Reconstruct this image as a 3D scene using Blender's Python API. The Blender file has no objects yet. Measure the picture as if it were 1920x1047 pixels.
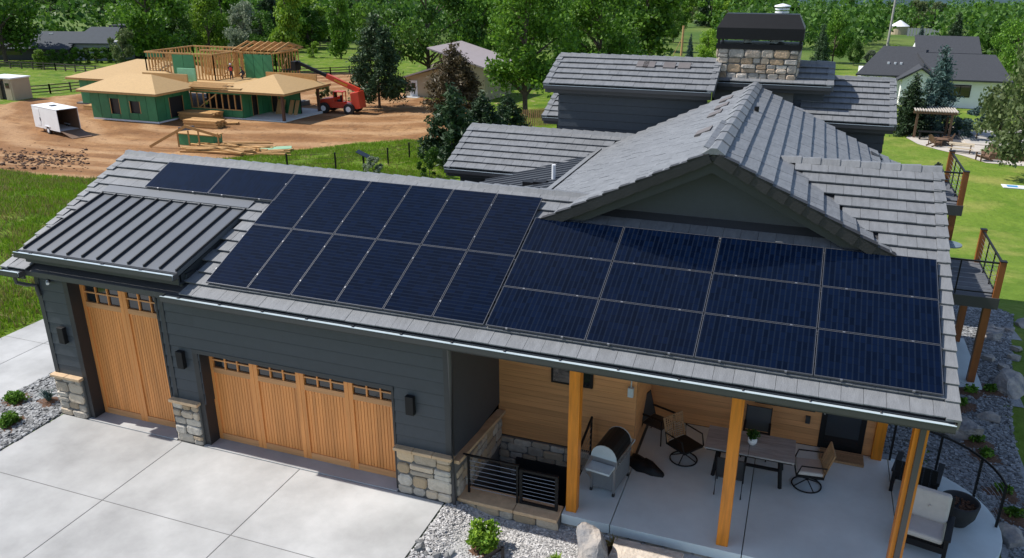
import bpy, math, random
import numpy as np
from mathutils import Vector, Matrix, noise
random.seed(7); rng = np.random.default_rng(7)
SC = bpy.context.scene
COL = SC.collection
# ------------------------------------------------------------------ camera
CAM = np.array([11.53, -12.72, 10.42]); YAW, PIT, FPX = math.radians(-20.06), math.radians(21.19), 1504.2
cy_, sy_, cp_, sp_ = math.cos(YAW), math.sin(YAW), math.cos(PIT), math.sin(PIT)
FW = np.array([sy_*cp_, cy_*cp_, -sp_]); RT = np.array([cy_, -sy_, 0.0]); UP = np.cross(RT, FW)
cam = bpy.data.cameras.new('camera'); cam_o = bpy.data.objects.new('camera', cam); COL.objects.link(cam_o)
mw = Matrix(((RT[0], UP[0], -FW[0], CAM[0]), (RT[1], UP[1], -FW[1], CAM[1]), (RT[2], UP[2], -FW[2], CAM[2]), (0, 0, 0, 1)))
cam_o.matrix_world = mw
cam.sensor_width = 36; cam.lens = FPX/1920*36; cam.clip_end = 8000; cam.clip_start = .1
SC.camera = cam_o
# ------------------------------------------------------------------ light
SUN_D = Vector((.85, .085, -1)).normalized()          # direction the light travels
w = bpy.data.worlds.new('World'); SC.world = w; w.use_nodes = True
nt = w.node_tree; bgn = nt.nodes['Background']
sky = nt.nodes.new('ShaderNodeTexSky'); sky.sky_type = 'NISHITA'; sky.sun_disc = False
sky.sun_elevation = math.asin(-SUN_D.z); sky.sun_rotation = math.atan2(-SUN_D.x, -SUN_D.y)
sky.air_density = 1.0; sky.dust_density = 1.2; sky.ozone_density = .9; sky.altitude = 1600
# scattered soft cloud over the whole sky
ctc = nt.nodes.new('ShaderNodeTexCoord'); cnz = nt.nodes.new('ShaderNodeTexNoise'); cnz.inputs['Scale'].default_value = 2.6; cnz.inputs['Detail'].default_value = 7; nt.links.new(ctc.outputs['Generated'], cnz.inputs[0])
crm = nt.nodes.new('ShaderNodeMapRange'); crm.inputs[1].default_value = .5; crm.inputs[2].default_value = .72; crm.inputs[4].default_value = .6; nt.links.new(cnz.outputs[0], crm.inputs[0])
csp = nt.nodes.new('ShaderNodeSeparateColor'); nt.links.new(sky.outputs[0], csp.inputs[0]); cml = nt.nodes.new('ShaderNodeMath'); cml.operation = 'MULTIPLY'; cml.inputs[1].default_value = 1.25; nt.links.new(csp.outputs[2], cml.inputs[0])
ccb = nt.nodes.new('ShaderNodeCombineColor'); [nt.links.new(cml.outputs[0], ccb.inputs[k]) for k in range(3)]
cmx = nt.nodes.new('ShaderNodeMix'); cmx.data_type = 'RGBA'; nt.links.new(crm.outputs[0], cmx.inputs[0]); nt.links.new(sky.outputs[0], cmx.inputs[6]); nt.links.new(ccb.outputs[0], cmx.inputs[7])
nt.links.new(cmx.outputs[2], bgn.inputs[0]); bgn.inputs[1].default_value = .13
sl = bpy.data.lights.new('sun', 'SUN'); sl.energy = 4.3; sl.angle = math.radians(.55); sl.color = (1, .955, .89)
so = bpy.data.objects.new('sun', sl); COL.objects.link(so); so.rotation_euler = (-SUN_D).to_track_quat('Z', 'Y').to_euler()
so.location = (-20, -5, 40)
SC.view_settings.view_transform = 'Standard'; SC.view_settings.look = 'None'; SC.view_settings.exposure = 0.48; SC.view_settings.gamma = 1
SC.view_settings.use_curve_mapping = False
# ------------------------------------------------------------------ measuring helpers (photo pixel -> world)
def ray(px, py): return RT*((px-960)/FPX)+UP*((523.5-py)/FPX)+FW
def S01(t): t = min(1, max(0, t)); return t*t*(3-2*t)
def gh(x, y): return -4.6*S01((y-6)/40)-max(0, y-60)*.03-max(0, y-1500)*.06
def gp(px, py):
    r = ray(px, py); t = 5.
    while t < 6000:
        q = CAM+t*r
        if q[2] < gh(q[0], q[1]): break
        t *= 1.01
    a, b = t/1.01, t
    for _ in range(30):
        m = (a+b)/2; q = CAM+m*r
        if q[2] < gh(q[0], q[1]): b = m
        else: a = m
    return CAM+b*r
def ppm(q): return FPX/float(FW@(np.asarray(q)-CAM))
def onY(px, py, y): r = ray(px, py); return CAM+r*((y-CAM[1])/r[1])
def onZ(px, py, z): r = ray(px, py); return CAM+r*((z-CAM[2])/r[2])
# ------------------------------------------------------------------ materials
MATS = {}
def mat(name, col, rough=.65, var=.12, scale=2.5, bump=0., rnd=0., metal=0., spec=.5, stretch=(1, 1, 1), col2=None, bscale=None, coat=0., detail=6, objco=False, alt=None):
    if name in MATS: return MATS[name]
    m = bpy.data.materials.new(name); m.use_nodes = True; t = m.node_tree; N = t.nodes; L = t.links
    b = N['Principled BSDF']; b.inputs['Roughness'].default_value = rough; b.inputs['Metallic'].default_value = metal
    b.inputs['Specular IOR Level'].default_value = spec; b.inputs['Coat Weight'].default_value = coat
    if objco: g = N.new('ShaderNodeTexCoord'); src = g.outputs['Object']
    else: g = N.new('ShaderNodeNewGeometry'); src = g.outputs['Position']
    mp = N.new('ShaderNodeMapping'); mp.inputs['Scale'].default_value = stretch; L.new(src, mp.inputs[0])
    nz = N.new('ShaderNodeTexNoise'); nz.inputs['Scale'].default_value = scale; nz.inputs['Detail'].default_value = detail; nz.inputs['Roughness'].default_value = .62
    L.new(mp.outputs[0], nz.inputs[0])
    mix = N.new('ShaderNodeMix'); mix.data_type = 'RGBA'
    c = Vector(col)
    if col2 is None:
        mix.inputs[6].default_value = (*(c*(1-var)), 1); mix.inputs[7].default_value = (*[min(1, k) for k in c*(1+var)], 1)
    else:
        mix.inputs[6].default_value = (*col, 1); mix.inputs[7].default_value = (*col2, 1)
    rp = N.new('ShaderNodeMapRange'); rp.inputs[1].default_value = .3; rp.inputs[2].default_value = .7; L.new(nz.outputs[0], rp.inputs[0]); L.new(rp.outputs[0], mix.inputs[0])
    out = mix.outputs[2]
    if rnd:
        gi = N.new('ShaderNodeNewGeometry'); oi = N.new('ShaderNodeObjectInfo')
        ad = N.new('ShaderNodeMath'); L.new(gi.outputs['Random Per Island'], ad.inputs[0]); L.new(oi.outputs['Random'], ad.inputs[1])
        fr = N.new('ShaderNodeMath'); fr.operation = 'FRACT'; L.new(ad.outputs[0], fr.inputs[0])
        if alt:
            f2 = N.new('ShaderNodeMath'); f2.operation = 'MULTIPLY'; L.new(fr.outputs[0], f2.inputs[0]); f2.inputs[1].default_value = 13.7
            f3 = N.new('ShaderNodeMath'); f3.operation = 'FRACT'; L.new(f2.outputs[0], f3.inputs[0]); f4 = N.new('ShaderNodeMath'); f4.operation = 'POWER'; L.new(f3.outputs[0], f4.inputs[0]); f4.inputs[1].default_value = 1.6
            am = N.new('ShaderNodeMix'); am.data_type = 'RGBA'; am.inputs[7].default_value = (*alt, 1); L.new(f4.outputs[0], am.inputs[0]); L.new(out, am.inputs[6]); out = am.outputs[2]
        mr = N.new('ShaderNodeMapRange'); mr.inputs[3].default_value = 1-rnd; mr.inputs[4].default_value = 1+rnd; L.new(fr.outputs[0], mr.inputs[0])
        vm = N.new('ShaderNodeVectorMath'); vm.operation = 'SCALE'; L.new(out, vm.inputs[0]); L.new(mr.outputs[0], vm.inputs[3]); out = vm.outputs[0]
    L.new(out, b.inputs['Base Color'])
    if bump:
        n2 = N.new('ShaderNodeTexNoise'); n2.inputs['Scale'].default_value = bscale or scale*6; n2.inputs['Detail'].default_value = 5; L.new(mp.outputs[0], n2.inputs[0])
        bp = N.new('ShaderNodeBump'); bp.inputs['Strength'].default_value = bump; bp.inputs['Distance'].default_value = .05; L.new(n2.outputs[0], bp.inputs['Height']); L.new(bp.outputs[0], b.inputs['Normal'])
    MATS[name] = m; return m
def leafmat(name, c1, c2, trans=.35):
    m = bpy.data.materials.new(name); m.use_nodes = True; t = m.node_tree; N = t.nodes; L = t.links
    b = N['Principled BSDF']; b.inputs['Roughness'].default_value = .55; b.inputs['Specular IOR Level'].default_value = .3
    gi = N.new('ShaderNodeNewGeometry'); oi = N.new('ShaderNodeObjectInfo')
    cr = N.new('ShaderNodeMix'); cr.data_type = 'RGBA'; cr.inputs[6].default_value = (*c1, 1); cr.inputs[7].default_value = (*c2, 1); L.new(gi.outputs['Random Per Island'], cr.inputs[0])
    mr = N.new('ShaderNodeMapRange'); mr.inputs[3].default_value = .75; mr.inputs[4].default_value = 1.25; L.new(oi.outputs['Random'], mr.inputs[0])
    vm = N.new('ShaderNodeVectorMath'); vm.operation = 'SCALE'; L.new(cr.outputs[2], vm.inputs[0]); L.new(mr.outputs[0], vm.inputs[3])
    L.new(vm.outputs[0], b.inputs['Base Color'])
    tr = N.new('ShaderNodeBsdfTranslucent'); L.new(vm.outputs[0], tr.inputs[0])
    mx = N.new('ShaderNodeMixShader'); mx.inputs[0].default_value = trans; L.new(b.outputs[0], mx.inputs[1]); L.new(tr.outputs[0], mx.inputs[2])
    L.new(mx.outputs[0], N['Material Output'].inputs[0]); MATS[name] = m; return m
M = dict(
 tile=mat('roof_tile_concrete', (.172, .178, .185), .55, .15, 3.0, .15, .07, stretch=(4, 1, 1)),
 tile_dark=mat('rake_tile_concrete', (.024, .023, .024), .6, .15, 4, .1, .15),
 siding=mat('siding_paint', (.041, .050, .061), .5, .07, 6, .05, .05),
 trim=mat('trim_paint', (.030, .034, .038), .5, .06, 5),
 jamb=mat('jamb_paint', (.022, .023, .025), .5, .06, 5),
 cedar=mat('cedar_stain', (.76, .30, .082), .5, .2, 1.2, .03, .09, stretch=(6, 6, .4)),
 cedarx=mat('cedar_siding_stain', (.60, .29, .115), .5, .16, 1.2, .04, .1, stretch=(.6, 14, 14)),
 post=mat('timber_post_stain', (.58, .19, .008), .42, .28, 1.5, .06, .06, stretch=(9, 9, .7)),
 conc=mat('driveway_concrete', (.375, .375, .367), .75, .32, .38, .08, .05, bscale=60, detail=12),
 patio=mat('patio_concrete', (.61, .675, .665), .7, .16, .5, .06, 0, bscale=50),
 stone=mat('veneer_stone', (.47, .43, .365), .8, .22, 7, .5, .26, bscale=20, alt=(.47, .345, .21)),
 stonec=mat('chimney_stone', (.44, .40, .35), .8, .35, 5, .5, .36, bscale=16, alt=(.38, .25, .14)),
 cap=mat('stone_cap', (.58, .40, .235), .75, .15, 6, .3, .08),
 mortar=mat('mortar', (.15, .145, .135), .9, .1, 9),
 metal_roof=mat('standing_seam_metal', (.10, .109, .122), .4, .06, .8, 0, 0, metal=.1),
 galv=mat('galvanised_gutter', (.50, .58, .62), .4, .08, 4, 0, 0, metal=.15),
 bronze=mat('dark_fascia_metal', (.055, .055, .058), .45, .06, 3),
 black=mat('black_powder_coat', (.011, .011, .012), .5, .1, 6, spec=.22),
 steel=mat('stainless_steel', (.36, .36, .36), .35, .06, 6, metal=.8),
 glass=mat('dark_window_glass', (.012, .015, .018), .06, .1, 2, spec=.9),
 post_shaded=mat('shaded_timber_stain', (.26, .085, .02), .5, .25, 1.5, .06, .06, stretch=(9, 9, .7)),  # darker copy of the post stain, the deck posts' shade put into the colour
 rubber=mat('black_rubber', (.02, .02, .02), .8, .1, 9),
 white=mat('white_paint', (.74, .75, .76), .5, .05, 2),
 cream=mat('cream_cushion', (.52, .48, .44), .85, .06, 8, .15, bscale=60),
 wicker=mat('wicker_weave', (.36, .21, .10), .6, .3, 40, .4, .2),
 tabletop=mat('weathered_table_board', (.31, .30, .29), .6, .22, 3, .1, .14, stretch=(1, 8, 8)),
 leaf_pot=leafmat('pot_plant_leaf', (.03, .10, .02), (.07, .18, .03)),
 lumber=mat('fresh_lumber', (.48, .27, .095), .7, .16, 4, 0, .14),
 osb=mat('roof_sheathing', (.43, .275, .115), .75, .09, 5, 0, .04),
 greenwrap=mat('green_wall_sheathing', (.035, .20, .085), .55, .12, 1.5, 0, .12),
 redpaint=mat('red_machine_paint', (.62, .06, .025), .4, .08, 2),
 tan=mat('tan_stucco', (.44, .36, .25), .85, .05, 1),
 tanroof=mat('mauve_metal_roof', (.36, .31, .31), .55, .06, 2),
 asphalt=mat('dark_asphalt_shingle', (.040, .043, .050), .85, .22, 6, .2),
 stucco=mat('white_stucco', (.78, .78, .77), .8, .04, 1),
 fencewood=mat('weathered_fence_rail', (.085, .065, .05), .8, .25, 4),
 cedarfence=mat('cedar_fence_board', (.40, .23, .10), .7, .2, 3, 0, .15),
 bark=mat('tree_bark', (.10, .075, .055), .9, .35, 6, .6),
 paver=mat('paver_sand', (.46, .42, .37), .85, .12, 1.2),
 pool=mat('pool_cover', (.36, .35, .33), .9, .08, 1, spec=.1),
 mulch=mat('bark_mulch', (.13, .065, .035), .9, .4, 25, .8, bscale=60),
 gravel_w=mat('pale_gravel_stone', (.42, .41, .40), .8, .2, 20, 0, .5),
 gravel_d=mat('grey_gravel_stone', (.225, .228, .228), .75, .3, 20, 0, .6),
 boulder=mat('boulder_rock', (.46, .40, .34), .8, .4, 2.6, .7, 0, col2=(.13, .14, .16), bscale=12),
 rockp=mat('pale_sandstone', (.60, .52, .43), .8, .2, 4, .6, .1, bscale=14),
 L_broad=leafmat('broadleaf', (.038, .115, .010), (.17, .32, .03)),
 L_bright=leafmat('bright_leaf', (.08, .19, .012), (.28, .42, .04)),
 L_dark=leafmat('dark_leaf', (.024, .075, .010), (.10, .20, .026)),
 L_pine=leafmat('pine_needle', (.020, .048, .020), (.06, .105, .04), .15),
 L_brown=leafmat('browned_pine_needle', (.085, .065, .03), (.17, .13, .065), .15),
 L_spruce=leafmat('blue_spruce_needle', (.035, .075, .065), (.09, .15, .135), .15),
 L_willow=leafmat('willow_leaf', (.075, .115, .035), (.18, .225, .09)),
 L_silver=leafmat('silver_leaf', (.12, .16, .10), (.28, .32, .22)),
 grass=leafmat('grass_blade', (.08, .175, .007), (.22, .34, .018), .3),
 drygrass=leafmat('dry_grass_blade', (.17, .15, .045), (.33, .28, .10), .3),
 skin=mat('skin', (.45, .28, .20), .6), redcloth=mat('red_shirt', (.6, .05, .06), .8), navy=mat('dark_work_clothes', (.03, .035, .05), .8), hiviz=mat('yellow_safety_vest', (.45, .65, .08), .8),
)
# ------------------------------------------------------------------ mesh building
class MB:
    def __init__(s): s.v = []; s.f = []
    def add(s, vs, fs):
        k = len(s.v); s.v += [tuple(map(float, p)) for p in vs]; s.f += [tuple(i+k for i in q) for q in fs]; return s
    def hexa(s, p): return s.add(p, [(3, 2, 1, 0), (4, 5, 6, 7), (0, 1, 5, 4), (1, 2, 6, 5), (2, 3, 7, 6), (3, 0, 4, 7)])
    def box(s, x0, x1, y0, y1, z0, z1):
        return s.hexa([(x0, y0, z0), (x1, y0, z0), (x1, y1, z0), (x0, y1, z0), (x0, y0, z1), (x1, y0, z1), (x1, y1, z1), (x0, y1, z1)])
    def obox(s, o, u, v, n, a, b, c):     # corner o, axes u v n with lengths a b c
        o, u, v, n = [np.asarray(k, float) for k in (o, u, v, n)]
        return s.hexa([o, o+u*a, o+u*a+v*b, o+v*b, o+n*c, o+u*a+n*c, o+u*a+v*b+n*c, o+v*b+n*c])
    def beam(s, a, b, wd, ht, up=(0, 0, 1)):
        a = np.asarray(a, float); b = np.asarray(b, float); d = b-a; l = np.linalg.norm(d); d /= l
        u = np.cross(d, up)
        if np.linalg.norm(u) < 1e-6: u = np.cross(d, (0, 1, 0))
        u /= np.linalg.norm(u); n = np.cross(u, d)
        return s.obox(a-u*wd/2-n*ht/2, d, u, n, l, wd, ht)
    def tube(s, pts, r, n=8, close=False):
        pts = [np.asarray(q, float) for q in pts]; rs = r if hasattr(r, '__len__') else [r]*len(pts); rings = []
        for i, q in enumerate(pts):
            d = pts[(i+1) % len(pts)]-pts[i-1] if close else pts[min(i+1, len(pts)-1)]-pts[max(i-1, 0)]
            d /= max(1e-9, np.linalg.norm(d)); a = np.cross(d, (0, 0, 1))
            if np.linalg.norm(a) < 1e-3: a = np.array([1., 0, 0])
            a /= np.linalg.norm(a); b = np.cross(d, a)
            rings.append([q+rs[i]*(math.cos(2*math.pi*j/n)*a+math.sin(2*math.pi*j/n)*b) for j in range(n)])
        fs = []; m = len(pts)
        for i in range(m if close else m-1):
            for j in range(n): fs.append((i*n+j, i*n+(j+1) % n, ((i+1) % m)*n+(j+1) % n, ((i+1) % m)*n+j))
        if not close: fs += [tuple(range(n))[::-1], tuple((m-1)*n+j for j in range(n))]
        return s.add([p for R in rings for p in R], fs)
    def cyl(s, c, r, z0, z1, n=20, r2=None, axis=2):
        r2 = r if r2 is None else r2; vs = []
        for z, rr in ((z0, r), (z1, r2)):
            for j in range(n):
                a = 2*math.pi*j/n; q = [rr*math.cos(a), rr*math.sin(a), z]
                if axis == 0: q = [q[2], q[0], q[1]]
                if axis == 1: q = [q[0], q[2], q[1]]
                vs.append((c[0]+q[0], c[1]+q[1], c[2]+q[2]))
        return s.add(vs, [tuple(range(n))[::-1], tuple(range(n, 2*n))]+[(j, (j+1) % n, n+(j+1) % n, n+j) for j in range(n)])
    def prism(s, poly, vec):
        n = len(poly); vec = np.asarray(vec, float); p = [np.asarray(q, float) for q in poly]
        return s.add(p+[q+vec for q in p], [tuple(range(n))[::-1], tuple(range(n, 2*n))]+[(j, (j+1) % n, n+(j+1) % n, n+j) for j in range(n)])
    def lathe(s, c, prof, n=24):
        vs = []; fs = []
        for r, z in prof:
            for j in range(n): a = 2*math.pi*j/n; vs.append((c[0]+r*math.cos(a), c[1]+r*math.sin(a), c[2]+z))
        for i in range(len(prof)-1):
            for j in range(n): fs.append((i*n+j, i*n+(j+1) % n, (i+1)*n+(j+1) % n, (i+1)*n+j))
        return s.add(vs, fs)
    def mesh(s, name):
        m = bpy.data.meshes.new(name); m.from_pydata(s.v, [], s.f)
        m.update(); return m
def link(name, data, parent=None, loc=None, m=None):
    o = bpy.data.objects.new(name, data); COL.objects.link(o)
    if parent is not None: o.parent = parent
    if loc is not None: o.location = loc
    if m is not None and data is not None and not data.materials: data.materials.append(M[m] if isinstance(m, str) else m)
    return o
def fixn(me):
    import bmesh
    b = bmesh.new(); b.from_mesh(me); bmesh.ops.recalc_face_normals(b, faces=b.faces); b.to_mesh(me); b.free()
def obj(name, mb, m, parent=None, loc=None, smooth=False, bevel=0):
    me = mb.mesh(name); fixn(me)
    if smooth: me.polygons.foreach_set('use_smooth', [True]*len(me.polygons))
    o = link(name, me, parent, loc, m)
    if bevel:
        bv = o.modifiers.new('bevel', 'BEVEL'); bv.width = bevel; bv.segments = 2; bv.limit_method = 'ANGLE'
    return o
def tag(o, label=None, cat=None, group=None, kind=None):
    if label: o['label'] = label
    if cat: o['category'] = cat
    if group: o['group'] = group
    if kind: o['kind'] = kind
    return o
def thing(name, label, cat, loc=(0, 0, 0), rz=0, group=None):
    o = bpy.data.objects.new(name, None); COL.objects.link(o); o.location = loc; o.rotation_euler = (0, 0, rz); o.empty_display_size = .3
    return tag(o, label, cat, group)
def copy_tree(o, parent=None):
    c = o.copy(); COL.objects.link(c); c.parent = parent
    for ch in list(o.children): copy_tree(ch, c)
    return c
# ------------------------------------------------------------------ ground
def th_(x, y):
    d = -.2*S01((x-5.6)/.9)*(S01((6-y)/4) if x < 15 else S01((10-y)/4))
    far = 0
    if y > 40: far = .35*noise.noise((x*.03, y*.03, 0))*S01((y-75)/60)
    return gh(x, y)+d+far
DIRT = [(-77.7, 56.1), (-78.4, 63.3), (-77.7, 68.8), (-73.4, 88.1), (-54.7, 93), (-39.0, 86), (-28, 76), (-18, 66), (-14, 58.8), (-26.2, 52.4), (-30.4, 46.4), (-34.3, 40), (-28.9, 30.2), (-30.8, 24.6), (-37.9, 24.4), (-60, 36)]
DIRT2 = [(-95, 30), (-60, 36), (-77.7, 56.1), (-92, 58)]
ROAD = [(-66, 91), (-44, 82), (-40, 84), (-60, 108), (-72, 104)]
def inpoly(x, y, P):
    c = False; j = len(P)-1
    for i in range(len(P)):
        if (P[i][1] > y) != (P[j][1] > y) and x < (P[j][0]-P[i][0])*(y-P[i][1])/(P[j][1]-P[i][1])+P[i][0]: c = not c
        j = i
    return c
def pdist(x, y, P):
    best = 1e9
    for i in range(len(P)):
        a = np.array(P[i]); b = np.array(P[(i+1) % len(P)]); d = b-a; t = max(0, min(1, ((x-a[0])*d[0]+(y-a[1])*d[1])/(d@d)))
        best = min(best, math.hypot(x-a[0]-t*d[0], y-a[1]-t*d[1]))
    return best
def dirtmask(x, y):
    m = 0
    for P, wd in ((DIRT, 2.2), (DIRT2, 3), (ROAD, 2)):
        ins = inpoly(x, y, P); d = pdist(x, y, P)
        m = max(m, .5+.5*min(1, d/wd) if ins else .5-.5*min(1, d/wd))
    return m
def breaks(core0, core1, step, far0, far1, extra=()):
    a = list(np.arange(core0, core1+1e-6, step)); s = step; v = core1
    while v < far1: s *= 1.17; v += s; a.append(v)
    s = step; v = core0
    while v > far0: s *= 1.17; v -= s; a.append(v)
    a += list(extra); return sorted(set(np.round(a, 4)))
XS = breaks(-96, 40, 1.25, -1800, 2200, (-4.9, 13.9)); YS = breaks(-12, 96, 1.25, -60, 5200, (.36, 13))
nx, ny = len(XS), len(YS); V = []; MK = []
for y in YS:
    for x in XS:
        V.append((x, y, th_(x, y)))
        if -100 < x < -8 and 18 < y < 112: MK.append(dirtmask(x, y))
        else: MK.append(0)
F = []
for j in range(ny-1):
    for i in range(nx-1):
        xc, yc = (XS[i]+XS[i+1])/2, (YS[j]+YS[j+1])/2
        if -4.9 < xc < 13.9 and .36 < yc < 13: continue
        F.append((j*nx+i, j*nx+i+1, (j+1)*nx+i+1, (j+1)*nx+i))
me = bpy.data.meshes.new('ground'); me.from_pydata(V, [], F)
at = me.color_attributes.new('zone', 'FLOAT_COLOR', 'POINT')
buf = np.zeros((len(V), 4), np.float32); buf[:, 3] = 1; buf[:, 0] = MK
for k, (x, y, z) in enumerate(V):
    lawn = S01((x-15.5)/1.5)*S01((y-3)/3) if x > 13 else 0          # mown lawn right of the house
    buf[k, 1] = lawn
    buf[k, 2] = S01((y-130)/60)                                      # far fields
at.data.foreach_set('color', buf.ravel())
me.polygons.foreach_set('use_smooth', [True]*len(F))
g = bpy.data.materials.new('ground_cover'); g.use_nodes = True; t = g.node_tree; N = t.nodes; L = t.links; b = N['Principled BSDF']; b.inputs['Roughness'].default_value = .92; b.inputs['Specular IOR Level'].default_value = .15
geo = N.new('ShaderNodeNewGeometry'); ca = N.new('ShaderNodeVertexColor'); ca.layer_name = 'zone'; sep = N.new('ShaderNodeSeparateColor'); L.new(ca.outputs[0], sep.inputs[0])
def nz(scale, det=6, stretch=None):
    n = N.new('ShaderNodeTexNoise'); n.inputs['Scale'].default_value = scale; n.inputs['Detail'].default_value = det; n.inputs['Roughness'].default_value = .6
    if stretch:
        mp = N.new('ShaderNodeMapping'); mp.inputs['Scale'].default_value = stretch; mp.inputs['Rotation'].default_value = (0, 0, .35); L.new(geo.outputs['Position'], mp.inputs[0]); L.new(mp.outputs[0], n.inputs[0])
    else: L.new(geo.outputs['Position'], n.inputs[0])
    return n.outputs[0]
def ramp(src, a, b_): r = N.new('ShaderNodeMapRange'); r.inputs[1].default_value = a; r.inputs[2].default_value = b_; L.new(src, r.inputs[0]); return r.outputs[0]
def mixc(f, c1, c2):
    m = N.new('ShaderNodeMix'); m.data_type = 'RGBA'
    for s_, c in ((6, c1), (7, c2)):
        if isinstance(c, tuple): m.inputs[s_].default_value = (*c, 1)
        else: L.new(c, m.inputs[s_])
    L.new(f, m.inputs[0]) if not isinstance(f, float) else None
    return m.outputs[2]
rough = mixc(ramp(nz(.35), .35, .65), (.06, .125, .006), (.135, .20, .014))
rough = mixc(ramp(nz(.9, 8), .56, .68), rough, (.30, .25, .115))
lawn = mixc(ramp(nz(.5, 8), .3, .7), (.085, .155, .014), (.145, .215, .026))
lawn = mixc(ramp(nz(.22, 6), .48, .66), lawn, (.225, .24, .055))
far = mixc(ramp(nz(.02, 6), .4, .6), (.06, .115, .02), (.12, .165, .035))
col = mixc(sep.outputs[1], rough, lawn); col = mixc(sep.outputs[2], col, far)
dirt = mixc(ramp(nz(.25, 7), .3, .7), (.185, .088, .035), (.30, .155, .066))
dirt = mixc(ramp(nz(.35, 8, (.5, 1.2, 1)), .5, .68), dirt, (.39, .225, .105))
wv = N.new('ShaderNodeTexWave'); wv.wave_type = 'RINGS'; wv.rings_direction = 'Z'; wv.inputs['Scale'].default_value = .06; wv.inputs['Distortion'].default_value = 14; wv.inputs['Detail'].default_value = 5; wv.inputs['Detail Scale'].default_value = .35
mpw = N.new('ShaderNodeMapping'); mpw.inputs['Location'].default_value = (44, -78, 0); L.new(geo.outputs['Position'], mpw.inputs[0]); L.new(mpw.outputs[0], wv.inputs[0])
dirt = mixc(ramp(wv.outputs[1], .55, 1.3), dirt, (.43, .27, .145)); dirt = mixc(ramp(wv.outputs[1], .25, -.5), dirt, (.16, .08, .036))
dirt = mixc(ramp(nz(1.6, 8), .58, .7), dirt, (.13, .07, .036))
ed = N.new('ShaderNodeMath'); ed.operation = 'ADD'; L.new(sep.outputs[0], ed.inputs[0])
sb = N.new('ShaderNodeMath'); sb.operation = 'MULTIPLY_ADD'; L.new(nz(.7, 6), sb.inputs[0]); sb.inputs[1].default_value = .9; sb.inputs[2].default_value = -.45; L.new(sb.outputs[0], ed.inputs[1])
col = mixc(ramp(ed.outputs[0], .44, .56), col, dirt)
L.new(col, b.inputs['Base Color'])
bp = N.new('ShaderNodeBump'); bp.inputs['Strength'].default_value = .7; bp.inputs['Distance'].default_value = .25; L.new(nz(1.8, 9), bp.inputs['Height']); L.new(bp.outputs[0], b.inputs['Normal'])
me.materials.append(g); ground = link('ground', me); ground['kind'] = 'structure'
# distant forested hills, with blue haze put into their colour
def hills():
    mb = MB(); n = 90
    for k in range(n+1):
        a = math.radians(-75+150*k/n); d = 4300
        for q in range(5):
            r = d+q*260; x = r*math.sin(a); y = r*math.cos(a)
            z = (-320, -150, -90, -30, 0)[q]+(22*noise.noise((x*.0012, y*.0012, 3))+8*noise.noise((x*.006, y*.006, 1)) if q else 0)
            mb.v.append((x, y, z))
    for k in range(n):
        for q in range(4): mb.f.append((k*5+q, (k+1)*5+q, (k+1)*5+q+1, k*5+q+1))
    o = obj('hills', mb, mat('haze_tinted_hill', (.03, .065, .075), .95, .35, .01), smooth=True); o['kind'] = 'structure'
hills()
# ------------------------------------------------------------------ paving
def slab(name, x0, x1, y0, y1, z0, z1, m, parent, bv=.008):
    return obj(name, MB().box(x0, x1, y0, y1, z0, z1), m, parent, bevel=bv)
drive = obj('driveway', MB().box(-5.0, 5.42, -9, .3, -.25, .005), 'mortar'); tag(drive, kind='structure')
G_ = .009
xs = [-5.03, -1.35, 1.9, 5.43]; ys = [-9.2, -6, -2.5, -.12]
for i in range(3):
    for j in range(3): slab('concrete_slab', xs[i]+G_, xs[i+1]-G_, ys[j]+G_, ys[j+1]-G_, -.2, .012, 'conc', drive)
for x0, x1 in ((-4.22, -1.5), (-.72, 4.32)): slab('door_threshold', x0, x1, -.118, .42, -.2, .03, 'conc', drive)
lane = obj('side_driveway', MB().box(-10.45, -7.14, -7.9, 9.8, -.4, .005), 'mortar'); tag(lane, kind='structure')
for j in range(5):
    for i, (a, b_) in enumerate(((-10.5, -8.95), (-8.95, -7.12))): slab('concrete_slab', a+G_, b_-G_, -7.9+j*3.55+G_, -4.35+j*3.55-G_, -.2, .012, 'conc', lane)
# patio with a rounded end
arc = [(14.2+1.93*math.cos(a), 2.72+1.98*math.sin(a)) for a in np.linspace(-1.25, 1.62, 22)]
pat = obj('patio', MB().box(8.0, 13.8, .5, 4.4, -.2, .02), 'mortar'); tag(pat, kind='structure')
seg = [8.86, 11.4, 14.32]
slab('concrete_slab', 7.86, seg[0]-G_, .25, 2.68, -.12, .1, 'patio', pat)
slab('concrete_slab', seg[0]+G_, seg[1]-G_, .25, 4.62, -.12, .1, 'patio', pat)
slab('concrete_slab', seg[1]+G_, 14.2-G_, .25, 4.62, -.12, .1, 'patio', pat)
mb = MB(); mb.prism([(14.2+G_, .25, -.12)]+[(x, y, -.12) for x, y in arc if x > 14.23]+[(14.2+G_, 4.72, -.12)], (0, 0, .22)); obj('concrete_slab', mb, 'patio', pat, bevel=.01)
walk = obj('side_slab', MB().box(14.3, 16.85, 9.3, 12.7, -.5, -.06), 'patio'); tag(walk, kind='structure')
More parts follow.
